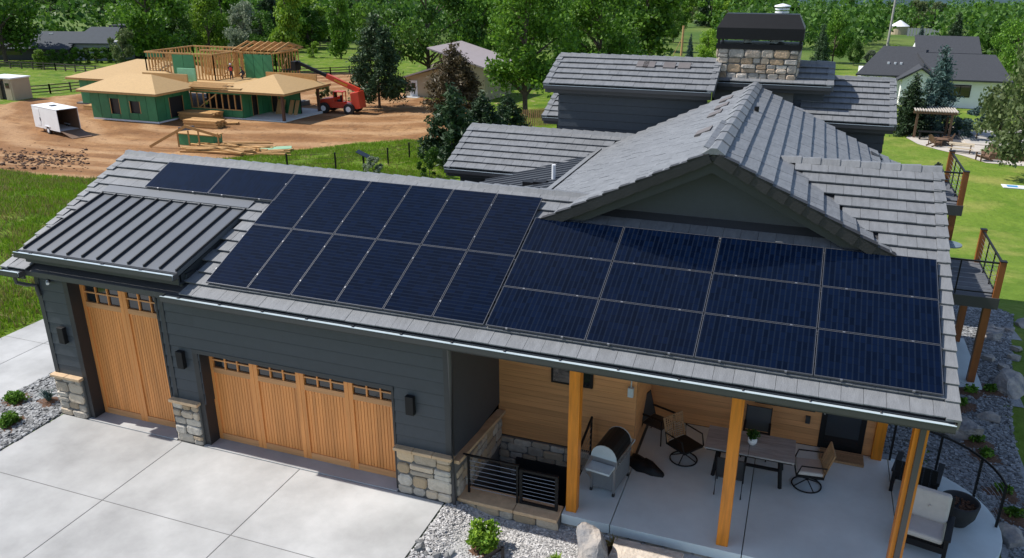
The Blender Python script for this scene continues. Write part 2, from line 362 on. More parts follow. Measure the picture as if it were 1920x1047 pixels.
# ------------------------------------------------------------------ house
H = thing('house', 'long dark grey house with tiled gable roofs, cedar garage doors and covered patio', 'house')
def rects(u0, u1, z0, z1, ops):
    us = sorted({u0, u1, *[max(u0, min(u1, k)) for o in ops for k in o[:2]]}); out = []
    for a, b_ in zip(us, us[1:]):
        if b_-a < 1e-4: continue
        blk = sorted([(max(z0, o[2]), min(z1, o[3])) for o in ops if o[0] < (a+b_)/2 < o[1] and o[3] > z0 and o[2] < z1]); z = z0
        for p, q in blk:
            if p > z+1e-3: out.append((a, b_, z, p))
            z = max(z, q)
        if z1 > z+1e-3: out.append((a, b_, z, z1))
    return out
def wall(O, U, Nn, u1, z0, z1, ops=(), thick=.2, board=.28, m='siding', name='siding_board', core='jamb', boards=True, lap=.024, gap=.016):
    """core wall with lap boards on its Nn side; O is the plane's start, U runs along it"""
    O, U, Nn = [np.asarray(k, float) for k in (O, U, Nn)]; Zv = np.array([0, 0, 1.])
    mb = MB()
    for a, b_, p, q in rects(0, u1, z0, z1, ops): mb.obox(O+U*a+Zv*p-Nn*thick, U, Nn, Zv, b_-a, thick, q-p)
    obj('wall', mb, core, H)
    if not boards: return
    z = z0
    while z < z1-.02:
        zt = min(z1, z+board); merged = {}
        for a, b_, p, q in rects(0, u1, z, zt, ops): merged.setdefault((round(p, 4), round(q, 4)), []).append([a, b_])
        for (p, q), L_ in merged.items():
            L_.sort(); R = [L_[0][:]]
            for a, b_ in L_[1:]:
                if a-R[-1][1] < 1e-3: R[-1][1] = b_
                else: R.append([a, b_])
            for a, b_ in R:
                if q-p < .015 or b_-a < .02: continue
                A = O+U*a+Zv*p+Nn*.001; B = O+U*b_+Zv*p+Nn*.001; h = q-p-gap
                obj(name, MB().hexa([A, B, B+Nn*lap, A+Nn*lap, A+Zv*h, B+Zv*h, B+Zv*h+Nn*(.006), A+Zv*h+Nn*.006]), m, H)
        z += board
STN = [0]
def stones(parent, O, U, Nn, wd, ht, m='stone', seed=1, hmin=.16, hmax=.30, wmin=.2, wmax=.46, depth=.06):
    r = random.Random(seed); O, U, Nn = [np.asarray(k, float) for k in (O, U, Nn)]; Zv = np.array([0, 0, 1.]); z = 0
    while z < ht-.04:
        hh = r.uniform(hmin, hmax)
        if ht-z-hh < hmin*.7: hh = ht-z
        u = -r.uniform(0, .1) if z else 0
        while u < wd-.03:
            ww = r.uniform(wmin, wmax)*(.8+.5*hh/hmax)
            if wd-u-ww < wmin*.6: ww = wd-u
            a0, a1 = max(0, u)+.011, min(wd, u+ww)-.011; subs = [(z+.011+(r.uniform(-.018, .018) if z > .05 else 0), z+hh-.011+(r.uniform(-.018, .018) if ht-z-hh > .05 else 0))]
            p_, q_ = r.uniform(-.02, .02), r.uniform(-.02, .02)
            if hh > .23 and r.random() < .33: k = z+hh*r.uniform(.42, .58); subs = [(z+.011, k-.009), (k+.009, z+hh-.011)]
            for p, q in subs:
                if a1-a0 > .05:
                    c = min(a1-a0, q-p)*r.uniform(.14, .27); j = lambda s=.016: r.uniform(-s, s)
                    ring = [(a0+c+j(), p+j(.008)), (a1-c+j(), p+j(.008)), (a1+j(.006), p+c+j()), (a1+j(.006), q-c+j()), (a1-c+j(), q+j(.008)), (a0+c+j(), q+j(.008)), (a0+j(.006), q-c+j()), (a0+j(.006), p+c+j())]
                    d = depth*r.uniform(.55, 1.1); cu, cz = (a0+a1)/2, (p+q)/2; P = lambda uu, zz, nn: O+U*uu+Zv*zz+Nn*nn
                    mb = MB(); vs = [P(x, y, 0) for x, y in ring]+[P(x, y, d*.6) for x, y in ring]+[P(cu+(x-cu)*.8, cz+(y-cz)*.8, d+j(.008)) for x, y in ring]
                    fs = [(i, (i+1) % 8, 8+(i+1) % 8, 8+i) for i in range(8)]+[(8+i, 8+(i+1) % 8, 16+(i+1) % 8, 16+i) for i in range(8)]+[tuple(range(16, 24))]
                    mb.add(vs, fs); obj('stone', mb, m, parent)
            u += ww
        z += hh
# garage front wall
BD = (-4.22, -1.5, -.1, 3.74); DD = (-.72, 4.32, -.1, 2.5)
off = 5.05
wall((-5.05, 0, 0), (1, 0, 0), (0, -1, 0), 4.5, 1.1, 4.3, [(BD[0]+off, BD[1]+off, -1, BD[3])], thick=.3)
wall((-.55, 0, 0), (1, 0, 0), (0, -1, 0), 6.1, 1.1, 3.86, [(DD[0]+.55, DD[1]+.55, -1, DD[3])], thick=.3)
wall((-5.05, 5.9, 0), (0, -1, 0), (-1, 0, 0), 5.59, -2, 4.1, thick=.2)                    # left end
mb = MB(); mb.prism([(-5.05, -.0, 4.1), (-5.05, 3.8, 5.6), (-5.05, 7.2, 4.1)], (.2, 0, 0)); obj('gable_wall', mb, 'siding', H)
wall((5.57, 0.02, 0), (0, 1, 0), (1, 0, 0), 2.66, .9, 4.0, thick=.2, board=3.2)            # side of the recess
obj('corner_board', MB().box(5.46, 5.6, -.03, .1, 1.12, 3.8), 'trim', H); obj('corner_board', MB().box(-5.09, -4.96, -.03, .12, 1.12, 4.2), 'trim', H)
obj('corner_board', MB().box(-1.43, -1.33, -.03, .0, 1.12, 4.2), 'trim', H)
for x0, x1, sd in ((-5.1, -4.24, 3), (-1.48, -.74, 5), (4.34, 5.6, 9)):
    pier = obj('stone_pier', MB().box(x0, x1, -.07, .28, -.1, 1.06), 'mortar', H)
    stones(pier, (x0, -.07, .0), (1, 0, 0), (0, -1, 0), x1-x0, 1.06, seed=sd)
    nb = max(1, round((x1-x0)/.5))
    for k in range(nb):
        a = x0-.04+(x1-x0+.08)*k/nb; obj('cap_stone', MB().box(a+.004, a+(x1-x0+.08)/nb-.004, -.17, .0, 1.062, 1.135), 'cap', pier, bevel=.012)
side = obj('stone_side', MB().box(-5.12, -5.06, -.06, 5.9, -2, 1.06), 'mortar', H); stones(side, (-5.12, 2.5, 0), (0, -1, 0), (-1, 0, 0), 2.56, 1.06, seed=31)
# garage doors
def gdoor(x0, x1, z1, cols, wz0, planks, cols_win):
    y = .3; dr = obj('garage_door', MB().box(x0, x1, y+.05, y+.1, 0, z1), 'jamb', H)
    obj('door_jamb', MB().box(x0-.14, x0, -.03, y+.1, -.02, z1+.1), 'jamb', dr); obj('door_jamb', MB().box(x1, x1+.05, -.03, y+.1, -.02, z1+.1), 'jamb', dr)
    obj('door_head', MB().box(x0-.14, x1+.05, -.035, y+.1, z1, z1+.1), 'trim', dr)
    W = (x1-x0)/cols; st = .105
    for c in range(cols):
        a = x0+W*c; b_ = a+W; big = st*(1.15 if c else .9)
        obj('stile', MB().box(a+.003, a+st, y-.02, y+.05, .02, z1-.01), 'cedar', dr, bevel=.004); obj('stile', MB().box(b_-st, b_-.003, y-.02, y+.05, .02, z1-.01), 'cedar', dr, bevel=.004)
        for p, q in ((.021, .19), (wz0-.13, wz0), (z1-.085, z1-.011)): obj('rail', MB().box(a+st, b_-st, y-.018, y+.05, p, q), 'cedarx', dr, bevel=.004)
        pw = (W-2*st)/planks
        for k in range(planks): obj('plank', MB().box(a+st+pw*k+.006, a+st+pw*(k+1)-.006, y+.012, y+.05, .19, wz0-.13), 'cedar', dr)
        ww = (W-2*st)/3; zm = (wz0+z1-.085)/2
        for k in range(3):
            for p, q in ((wz0, zm), (zm, z1-.085)): obj('pane', MB().box(a+st+ww*k+.014, a+st+ww*(k+1)-.014, y+.03, y+.045, p+.014, q-.014), 'glass', dr)
        for k in (1, 2): obj('muntin', MB().box(a+st+ww*k-.016, a+st+ww*k+.016, y-.008, y+.048, wz0, z1-.086), 'cedar', dr)
        obj('muntin', MB().box(a+st, b_-st, y-.005, y+.047, zm-.016, zm+.016), 'cedarx', dr)
gdoor(-4.08, -1.55, 3.64, 2, 3.05, 14, 3); gdoor(-.58, 4.27, 2.4, 4, 1.93, 13, 3)
# ------------------------------------------------------------------ roofs
TAN, CT, ST = .4348, .9171, .3987
TILES = []      # (matrix, width)
TW, EXP, TL = .335, .355, .42
def plane_tiles(O, U, Vv, inside, umax, vmax, covered=None):
    O, U, Vv = [np.asarray(k, float) for k in (O, U, Vv)]; Nn = np.cross(U, Vv); row = 0; v = 0
    while v < vmax-.1:
        u = -(TW/2 if row % 2 else 0)
        while u < umax-.02:
            a, b_ = max(0, u), min(umax, u+TW); mid = O+U*(a+b_)/2+Vv*(v+.18)
            if b_-a > .05 and inside(mid, a, b_, v):
                TILES.append((O+U*(a+.003)+Vv*v, U, Vv, Nn, b_-a-.006, min(TL, vmax-v+.05), bool(covered and covered(mid))))
            u += TW
        v += EXP; row += 1
def roofslab(name, poly, down=.12, m='bronze'):
    return obj(name, MB().prism(poly, (0, 0, -down)), m, H)
EY, EZ = -.38, 3.945
def fz(y): return EZ+(y-EY)*TAN
fO = (-5.49, EY, EZ); fV = (0, CT, ST)
def gz(x): return 7.1-.494*abs(x-9.95)
def in_front(m, a, b_, v):
    x, y, z = m
    if y > 5.52: return False
    if x < 9.95: return (y < 3.76 if x < 7.3 else y < 3.3) and fz(y) > gz(x)-.15-(10 if y < 3.3 else 0) and not (-4.88 < x < -.6 and y < 2.2)
    return fz(y) > gz(x)+.0 or y < 3.3
PANELS = []
def cov(m):
    x, y, z = m; v = (y+.08)/CT
    return (.1 < x < 14.0 and .1 < v < 3.0) or (.1 < x < 6.2 and .1 < v < 3.7) or (-3.7 < x < 0 and 2.9 < v < 3.7)
plane_tiles(fO, (1, 0, 0), fV, in_front, 19.74, 6.5, cov)
def quadroof(x0, x1, y0, y1, f=fz): roofslab('roof_deck', [(x0, y0, f(y0)-.02), (x1, y0, f(y0)-.02), (x1, y1, f(y1)-.02), (x0, y1, f(y1)-.02)])
quadroof(-5.45, 9.0, EY+.03, 3.8); quadroof(9.0, 14.2, EY+.03, 5.55)
def back(y, y0): return fz(y0)-(y-y0)*TAN
roofslab('roof_deck', [(-5.45, 3.8, fz(3.8)-.02), (9, 3.8, fz(3.8)-.02), (9, 7.4, back(7.4, 3.8)), (-5.45, 7.4, back(7.4, 3.8))])
roofslab('roof_deck', [(9.9, 5.55, fz(5.55)-.02), (14.2, 5.55, fz(5.55)-.02), (14.2, 11.2, back(11.2, 5.55)), (9.9, 11.2, back(11.2, 5.55))])
# main gable
GF, GB = 2.85, 13.2; gs = math.hypot(1, .494); gU = np.array([1, 0, -.494])/gs
def in_gr(m, a, b_, v): return not (m[1] < 5.5 and m[2]+.03 < fz(m[1]))
plane_tiles((9.95+4.3, GF, gz(14.25)), (0, 1, 0), -gU, in_gr, GB-GF, 4.3*gs)
gUl = np.array([-1, 0, -.494])/gs
def in_gl(m, a, b_, v): return not (m[1] < 3.85 and m[2]+.03 < fz(m[1])) and not (m[1] >= 3.85 and m[2]+.03 < back(m[1], 3.8))
plane_tiles((9.95-4.75, GB, gz(5.2)), (0, -1, 0), -gUl, in_gl, GB-GF, 4.75*gs)
roofslab('roof_deck', [(9.95, GF+.05, 7.08), (14.2, GF+.05, gz(14.2)-.02), (14.2, GB, gz(14.2)-.02), (9.95, GB, 7.08)])
roofslab('roof_deck', [(9.95, GF+.05, 7.08), (9.95, GB, 7.08), (5.25, GB, gz(5.25)-.02), (5.25, GF+.05, gz(5.25)-.02)])
mb = MB(); mb.prism([(6.9, 3.56, 5.2), (13.0, 3.56, 5.2), (13.0, 3.56, 5.5), (9.95, 3.56, 6.88), (6.9, 3.56, 5.5)], (0, .15, 0)); obj('gable_wall', mb, 'trim', H)
for k in range(6):                                       # lap boards of the gable
    z0 = 5.28+k*.27; hw = lambda z: min(3.3, (6.86-z)/.494)
    if hw(z0) > .15:
        zt = min(z0+.266, 6.85); mb = MB(); mb.hexa([(9.95-hw(z0), 3.53, z0), (9.95+hw(z0), 3.53, z0), (9.95+hw(z0), 3.56, z0), (9.95-hw(z0), 3.56, z0), (9.95-hw(zt), 3.55, zt), (9.95+hw(zt), 3.55, zt), (9.95+hw(zt), 3.56, zt), (9.95-hw(zt), 3.56, zt)]); obj('siding_board', mb, 'siding', H)
for s in (-1, 1):
    xe = 9.95+s*3.75; obj('barge_board', MB().prism([(9.95, GF+.06, 6.99), (xe, GF+.06, gz(xe)-.11), (xe, GF+.06, gz(xe)-.36), (9.95, GF+.06, 6.72)], (0, .05, 0)), 'trim', H)
    obj('soffit', MB().prism([(9.95, GF+.12, 6.9), (xe, GF+.12, gz(xe)-.18), (xe, GF+.12, gz(xe)-.2), (9.95, GF+.12, 6.88)], (0, .6, 0)), 'trim', H)
# rear blocks
def simple_roof(x0, x1, y0, z0, L_, rake=True, gut=True):
    yr = y0+L_*CT; zr = z0+L_*ST
    plane_tiles((x0, y0, z0), (1, 0, 0), fV, lambda m, a, b_, v: m[2]+.03 > (gz(m[0]) if m[1] < GB and 5.3 < m[0] < 14.2 else -9), x1-x0, L_)
    roofslab('roof_deck', [(x0+.03, y0+.03, z0-.02), (x1-.03, y0+.03, z0-.02), (x1-.03, yr, zr-.02), (x0+.03, yr, zr-.02)])
    roofslab('roof_deck', [(x0+.03, yr, zr-.02), (x1-.03, yr, zr-.02), (x1-.03, yr+2.5, zr-1.1), (x0+.03, yr+2.5, zr-1.1)])
    return yr, zr
RIDGES = []; RAKES = []; GUT = []
yr, zr = simple_roof(.55, 6.6, 11.0, 4.27, 2.5); RIDGES.append(((.55, yr, zr), (6.4, yr, zr))); RAKES.append(((.55, 11.0, 4.27), (.55, yr, zr), -1)); GUT.append((.55, 4.0, 11.0, 4.27))
yr, zr = simple_roof(3.05, 8.6, 13.8, 6.74, 1.98); RIDGES.append(((3.05, yr, zr), (8.5, yr, zr))); RAKES += [((3.05, 13.8, 6.74), (3.05, yr, zr), -1), ((8.6, 13.8, 6.74), (8.6, yr, zr), 1)]; GUT.append((3.05, 8.6, 13.8, 6.74))
yr, zr = simple_roof(8.62, 12.15, 15.2, 6.9, 1.42); RIDGES.append(((11.1, yr, zr), (12.15, yr, zr))); RAKES.append(((12.15, 15.2, 6.9), (12.15, yr, zr), 1)); GUT.append((8.62, 12.15, 15.2, 6.9))
yr, zr = simple_roof(11.3, 14.1, 14.6, 5.88, 2.7); RIDGES.append(((12.2, yr, zr), (14.1, yr, zr))); RAKES.append(((14.1, 14.6, 5.88), (14.1, yr, zr), 1)); GUT.append((11.3, 14.1, 14.6, 5.88))
yr, zr = simple_roof(2.3, 3.4, 16.0, 5.25, 2.0); RAKES.append(((2.3, 16, 5.25), (2.3, yr, zr), -1)); GUT.append((2.3, 3.4, 16, 5.25))
wall((3.42, 14.2, 0), (1, 0, 0), (0, -1, 0), 5.0, 3.4, 6.78, board=.27)
wall((3.42, 17, 0), (0, -1, 0), (-1, 0, 0), 2.8, 3.4, 6.78, board=.27)
wall((8.42, 15.6, 0), (1, 0, 0), (0, -1, 0), 3.55, 3.4, 6.9, board=.27)
wall((11.3, 15.0, 0), (1, 0, 0), (0, -1, 0), 2.6, 2, 5.9, board=.27); wall((13.9, 15.0, 0), (0, 1, 0), (1, 0, 0), 4, -1, 6.1, board=.27)
wall((.9, 11.35, 0), (1, 0, 0), (0, -1, 0), 5, -1, 4.27, board=.27); wall((.9, 14.5, 0), (0, -1, 0), (-1, 0, 0), 3.1, -2, 4.25, board=.27)
wall((13.98, 4.9, 0), (0, 1, 0), (1, 0, 0), 8.3, -.3, 4.3, board=.27)
wall((2.7, 16.4, 0), (1, 0, 0), (0, -1, 0), .7, 2, 5.2, board=.27)
# low metal roof between the wings
def mz(x): return 4.86-.24*(5.45-x)
mr = obj('metal_roof', MB().prism([(2.1, 6.3, mz(2.1)), (5.45, 6.3, mz(5.45)), (5.45, 12.6, mz(5.45)), (2.1, 12.6, mz(2.1))], (0, 0, -.06)), 'metal_roof', H)
for k in range(17): y = 6.4+k*.38; obj('seam', MB().hexa([(2.1, y, mz(2.1)), (5.43, y, mz(5.43)), (5.43, y+.035, mz(5.43)), (2.1, y+.035, mz(2.1)), (2.1, y, mz(2.1)+.05), (5.43, y, mz(5.43)+.05), (5.43, y+.035, mz(5.43)+.05), (2.1, y+.035, mz(2.1)+.05)]), 'metal_roof', mr)
obj('valley_flashing', MB().hexa([(5.15, 4.5, 4.83), (5.42, 4.5, 4.95), (5.42, 13, 4.95), (5.15, 13, 4.83), (5.15, 4.5, 4.85), (5.42, 4.5, 4.97), (5.42, 13, 4.97), (5.15, 13, 4.85)]), mat('grey_flashing', (.16, .165, .17), .5), H)
obj('wall', MB().box(2.15, 2.3, 7.2, 11.4, -.5, 4.0), 'jamb', H)
def onM(px, py):
    r_ = ray(px, py); t_ = (4.86-.24*5.45+.24*CAM[0]-CAM[2])/(r_[2]-.24*r_[0]); return CAM+t_*r_
pv = onM(1038, 336)
obj('vent_pipe', MB().cyl((pv[0], pv[1], 0), .06, mz(pv[0]), mz(pv[0])+.42, 12), 'white', H)
for px in (993, 1013): q = onM(px, 346); obj('roof_vent', MB().box(q[0]-.17, q[0]+.17, q[1]-.15, q[1]+.15, mz(q[0])-.05, mz(q[0])+.1), 'black', H)
# standing seam canopy roof above the tall door
SX0, SX1, SY0, SY1, SZ0, SZ1 = -4.93, -.56, -.27, 2.28, 4.42, 5.12
def sz(y): return SZ0+(y-SY0)*(SZ1-SZ0)/(SY1-SY0)
cr = obj('canopy_roof', MB().hexa([(SX0, SY0, SZ0-.1), (SX1, SY0, SZ0-.1), (SX1, SY1, SZ1-.1), (SX0, SY1, SZ1-.1), (SX0, SY0, SZ0), (SX1, SY0, SZ0), (SX1, SY1, SZ1), (SX0, SY1, SZ1)]), 'metal_roof', H)
for k in range(11):
    x = SX0+.004+(SX1-SX0-.05)*k/10; obj('seam', MB().hexa([(x, SY0+.02, sz(SY0+.02)), (x+.03, SY0+.02, sz(SY0+.02)), (x+.03, SY1, SZ1), (x, SY1, SZ1), (x, SY0+.02, sz(SY0+.02)+.06), (x+.03, SY0+.02, sz(SY0+.02)+.06), (x+.03, SY1, SZ1+.06), (x, SY1, SZ1+.06)]), 'jamb', cr)  # seams painted darker than the roof metal, standing in for their shadow lines
obj('head_flashing', MB().hexa([(SX0-.02, SY1-.06, SZ1+.03), (SX1+.04, SY1-.06, SZ1+.03), (SX1+.04, SY1+.2, SZ1+.13), (SX0-.02, SY1+.2, SZ1+.13), (SX0-.02, SY1-.06, SZ1+.05), (SX1+.04, SY1-.06, SZ1+.05), (SX1+.04, SY1+.2, SZ1+.15), (SX0-.02, SY1+.2, SZ1+.15)]), 'metal_roof', cr)
obj('cheek_wall', MB().prism([(SX1-.12, SY0+.15, SZ0-.12), (SX1-.12, SY1, SZ1-.12), (SX1-.12, 2.2, 4.9), (SX1-.12, SY0+.15, fz(SY0+.15)-.1)], (.08, 0, 0)), 'trim', H)
obj('cheek_wall', MB().prism([(SX0+.04, SY0+.15, SZ0-.12), (SX0+.04, SY1, SZ1-.12), (SX0+.04, 2.2, 4.9), (SX0+.04, SY0+.15, fz(SY0+.15)-.1)], (.08, 0, 0)), 'trim', H)
obj('fascia', MB().box(SX0, SX1, SY0+.02, SY0+.06, SZ0-.3, SZ0-.1), 'trim', H); obj('soffit', MB().box(SX0, SX1, SY0+.06, .02, SZ0-.3, SZ0-.26), 'trim', H)
# gutters
def gutter(x0, x1, y, z, fascia=.2, hang=1.05):
    o = obj('gutter', MB().box(x0, x1, y-.162, y-.150, z-.12, z).add([], []).box(x0, x1, y-.162, y-.02, z-.125, z-.115).box(x0, x0+.008, y-.13, y-.02, z-.12, z).box(x1-.008, x1, y-.13, y-.02, z-.12, z), 'bronze', H)
    obj('gutter_lining', MB().box(x0+.01, x1-.01, y-.145, y-.03, z-.105, z-.028), 'galv', o); obj('gutter_rim', MB().box(x0, x1, y-.165, y-.142, z+.001, z+.009), 'galv', o)
    k = x0+.4
    while k < x1-.2: obj('gutter_hanger', MB().box(k, k+.02, y-.15, y-.02, z-.02, z-.004), 'bronze', o); k += hang
    obj('fascia', MB().box(x0, x1, y-.018, y+.03, z-fascia, z+.0), 'bronze', o)
gutter(-.86, 14.25, EY+.0, EZ-.005); gutter(-5.52, -4.92, EY, EZ-.005); gutter(SX0-.1, SX1+.02, SY0-.01, SZ0-.015, .12)
for g_ in GUT: gutter(g_[0], g_[1], g_[2], g_[3]-.01, .25)
obj('eave_soffit', MB().box(-.5, 14.15, EY+.03, .02, 3.7, 3.74), 'trim', H); obj('porch_ceiling', MB().box(5.6, 14.1, .02, 4.6, 3.7, 3.74), 'cedarx', H)
obj('porch_beam', MB().box(5.6, 14.1, .36, .6, 3.42, 3.7), 'trim', H)
mb = MB(); mb.tube([(-5.2, -.42, 3.8), (-5.2, -.40, 3.62), (-5.12, -.2, 3.5), (-5.02, -.08, 3.46), (-5.0, -.06, 3.2)], .045, 8); obj('downspout', mb, 'bronze', H)
obj('downspout', MB().tube([(5.64, -.1, -.1), (5.64, -.1, 3.3), (5.64, -.12, 3.7), (5.64, -.42, 3.85)], .048, 8), 'bronze', H)
# ridge, rake tiles
def ridge_run(a, b_, m='tile', wd=.3, nd=.36):
    a = np.array(a, float); b_ = np.array(b_, float); d = b_-a; l = np.linalg.norm(d); d /= l; n = max(1, int(l/nd)); s_ = np.cross(d, (0, 0, 1)); s_ /= np.linalg.norm(s_)
    for k in range(n):
        p = a+d*(l*k/n); q = a+d*(l*(k+1)/n+.05); up = np.array([0, 0, 1.]); w_ = wd/2
        mb = MB(); mb.hexa([p-s_*w_-up*.045, p+s_*w_-up*.045, q+s_*w_*.92-up*.06, q-s_*w_*.92-up*.06, p-s_*.06+up*.075, p+s_*.06+up*.075, q+s_*.05+up*.05, q-s_*.05+up*.05]); obj('ridge_tile', mb, m, H)
ridge_run((-5.52, 3.8, fz(3.8)+.02), (7.25, 3.8, fz(3.8)+.02)); ridge_run((14.28, 5.55, fz(5.55)+.02), (11.15, 5.55, fz(5.55)+.02)); ridge_run((9.95, GF-.02, 7.14), (9.95, GB, 7.14), wd=.44, nd=.9)
for a, b_ in RIDGES: ridge_run((a[0], a[1], a[2]+.02), (b_[0], b_[1], b_[2]+.02))
def rake_run(a, b_, s_, m='tile', nd=.355, along=None):
    a = np.array(a, float); b_ = np.array(b_, float); d = b_-a; l = np.linalg.norm(d); d /= l; n = int(l/nd); sd = np.array([s_, 0, 0.]) if along is None else np.array(along, float); up = np.cross(sd, d); up *= np.sign(up[2])
    for k in range(n):
        p = a+d*(l*k/n-.03); q = a+d*(l*(k+1)/n+.02); mb = MB(); e1 = sd*.014
        mb.hexa([p-sd*.14+up*.02, p+sd*.06+up*.02, q+sd*.06-up*.01, q-sd*.14-up*.01, p-sd*.14+up*.075, p+sd*.074+up*.075, q+sd*.06+up*.035, q-sd*.14+up*.035])
        mb.hexa([p+sd*.03-up*.17, p+sd*.058+e1-up*.17, q+sd*.058-up*.15, q+sd*.03-up*.15, p+sd*.03+up*.02, p+sd*.058+e1+up*.02, q+sd*.058-up*.01, q+sd*.03-up*.01])
        obj('rake_tile', mb, m, H)
rake_run((-5.49, EY, EZ), (-5.49, 3.8, fz(3.8)), -1); rake_run((14.25, EY, EZ), (14.25, 5.55, fz(5.55)), 1)
for a, b_, s_ in RAKES: rake_run(a, b_, s_)
for s_ in (-1, 1):
    e = 9.95+s_*3.72; rake_run((e, GF, gz(e)), (9.95+s_*.1, GF, 7.07), s_, 'tile_dark', .36, (0, -1, 0))
# tiles: the nearest ones singly, the rest joined
for t_ in TILES: pass
vis = [t_ for t_ in TILES if not t_[6] and t_[4] > TW-.03]
vis.sort(key=lambda t_: np.linalg.norm(t_[0]-CAM)); single = {id(t_) for t_ in vis[:300]}
def tile_pts(w_, l_): return [(0, 0, .044), (w_, 0, .044), (w_, l_, -.014), (0, l_, -.014), (0, 0, .072), (w_, 0, .072), (w_, l_, .010), (0, l_, .010)]
tme = MB().hexa(tile_pts(TW-.006, TL)).mesh('roof_tile'); fixn(tme); tme.materials.append(M['tile'])
mb = MB()
for t_ in TILES:
    p, U, Vv, Nn, w_, l_, c = t_; jit = random.uniform(-.004, .004)
    if id(t_) in single:
        o = bpy.data.objects.new('roof_tile', tme); COL.objects.link(o); o.parent = H
        o.matrix_local = Matrix(((U[0], Vv[0], Nn[0], p[0]), (U[1], Vv[1], Nn[1], p[1]), (U[2], Vv[2], Nn[2], p[2]+jit), (0, 0, 0, 1)))
    else:
        mb.hexa([p+U*a+Vv*b_+Nn*(c_+jit) for a, b_, c_ in tile_pts(w_, l_)])
o = obj('roof_tiles', mb, 'tile', H); o['kind'] = 'stuff'
# tile-coloured roof vents
for x, y in ((9.45, 6.3), (9.39, 11.7), (9.42, 10.3), (9.38, 9.1)):
    z = gz(x); obj('roof_vent', MB().hexa([(x-.32, y-.1, z-.15), (x+.02, y-.1, z+.0), (x+.02, y+.5, z+.0), (x-.32, y+.5, z-.15), (x-.32, y-.1, z-.06), (x+.02, y-.1, z+.1), (x+.02, y+.5, z+.1), (x-.32, y+.5, z-.06)]), mat('brown_vent_tile', (.13, .115, .11), .6), H)
for x, y in ((13.42, 12.4), (13.75, 11.6)): z = gz(x); obj('roof_vent', MB().hexa([(x, y-.2, z-.02), (x+.3, y-.2, z-.17), (x+.3, y+.2, z-.17), (x, y+.2, z-.02), (x, y-.2, z+.07), (x+.3, y-.2, z-.07), (x+.3, y+.2, z-.07), (x, y+.2, z+.07)]), 'tile_dark', H)
obj('vent_stub', MB().cyl((10.3, 9.0, 6.9), .06, 0, .2, 10), 'black', H)
for px in (1205, 1217, 1255, 1283): q = onY(px, 127, 15.1); zz = 6.74+(15.1-13.8)*TAN; obj('roof_vent', MB().hexa([(q[0]-.2, 14.95, zz-.06), (q[0]+.2, 14.95, zz-.06), (q[0]+.2, 15.3, zz+.08), (q[0]-.2, 15.3, zz+.08), (q[0]-.2, 14.95, zz+.02), (q[0]+.2, 14.95, zz+.02), (q[0]+.2, 15.3, zz+.16), (q[0]-.2, 15.3, zz+.16)]), mat('brown_vent_tile', (.13, .115, .11), .6), H)
# chimney
ch = obj('chimney', MB().box(8.5, 11.02, 15.95, 17.2, 6.2, 7.9), 'mortar', H); ch.location = (.02, -.5, .05)
stones(ch, (8.5, 15.95, 6.75), (1, 0, 0), (0, -1, 0), 2.52, 1.15, 'stonec', 21, .17, .30, .2, .42, .07); stones(ch, (8.5, 17.2, 6.75), (0, -1, 0), (-1, 0, 0), 1.25, 1.15, 'stonec', 22, .17, .30, .2, .42, .07)
stones(ch, (11.02, 15.95, 6.75), (0, 1, 0), (1, 0, 0), 1.25, 1.15, 'stonec', 23, .17, .30, .2, .42, .07)
cap = obj('chimney_cap', MB().box(8.42, 11.1, 15.88, 17.28, 7.9, 8.06), 'black', ch)
for x in (8.45, 11.0):
    for y in (15.9, 17.2): obj('cap_leg', MB().box(x, x+.07, y, y+.07, 8.06, 8.2), 'black', cap)
mb = MB(); mb.box(8.4, 11.12, 15.86, 17.3, 8.2, 8.56); mb.hexa([(8.4, 15.86, 8.56), (11.12, 15.86, 8.56), (11.12, 17.3, 8.56), (8.4, 17.3, 8.56), (8.62, 16.25, 8.98), (10.9, 16.25, 8.98), (10.9, 16.9, 8.98), (8.62, 16.9, 8.98)]); obj('cap_hood', mb, 'black', cap)
for x in (9.35, 10.2): obj('flue', MB().lathe((x, 16.6, 8.06), [(.13, 0), (.13, .08), (.2, .09), (.02, .13)], 16), 'galv', cap, smooth=True)
fl = obj('flue_cap', MB().cyl((10.3, 17.6, 7), .17, 0, 1.85, 18), 'galv', ch)
for k in range(3): obj('louvre_ring', MB().cyl((10.3, 17.6, 8.86+k*.1), .23, 0, .05, 20), 'white', fl)
obj('flue_lid', MB().lathe((10.3, 17.6, 9.16), [(.27, 0), (.25, .04), (.02, .1)], 20), 'white', fl)
# ------------------------------------------------------------------ solar panels
pm = bpy.data.materials.new('solar_cell_glass'); pm.use_nodes = True; t = pm.node_tree; N = t.nodes; L = t.links; b = N['Principled BSDF']
b.inputs['Roughness'].default_value = .07; b.inputs['Specular IOR Level'].default_value = .2; b.inputs['Coat Weight'].default_value = 0; b.inputs['Coat Roughness'].default_value = .05
tc = N.new('ShaderNodeTexCoord'); sp = N.new('ShaderNodeSeparateXYZ'); L.new(tc.outputs['Object'], sp.inputs[0])
def mth(op, a, b_=None):
    n = N.new('ShaderNodeMath'); n.operation = op
    for i, k in enumerate((a, b_)):
        if k is None: continue
        if isinstance(k, (int, float)): n.inputs[i].default_value = k
        else: L.new(k, n.inputs[i])
    return n.outputs[0]
cu = mth('DIVIDE', mth('SUBTRACT', sp.outputs[0], .02), .1667); cv = mth('DIVIDE', mth('SUBTRACT', sp.outputs[1], .02), .0933)
def line(c, wd): f_ = mth('FRACT', c); return mth('ADD', mth('LESS_THAN', f_, wd), mth('GREATER_THAN', f_, 1-wd))
ln = line(cu, .014); bus = line(cv, .13)
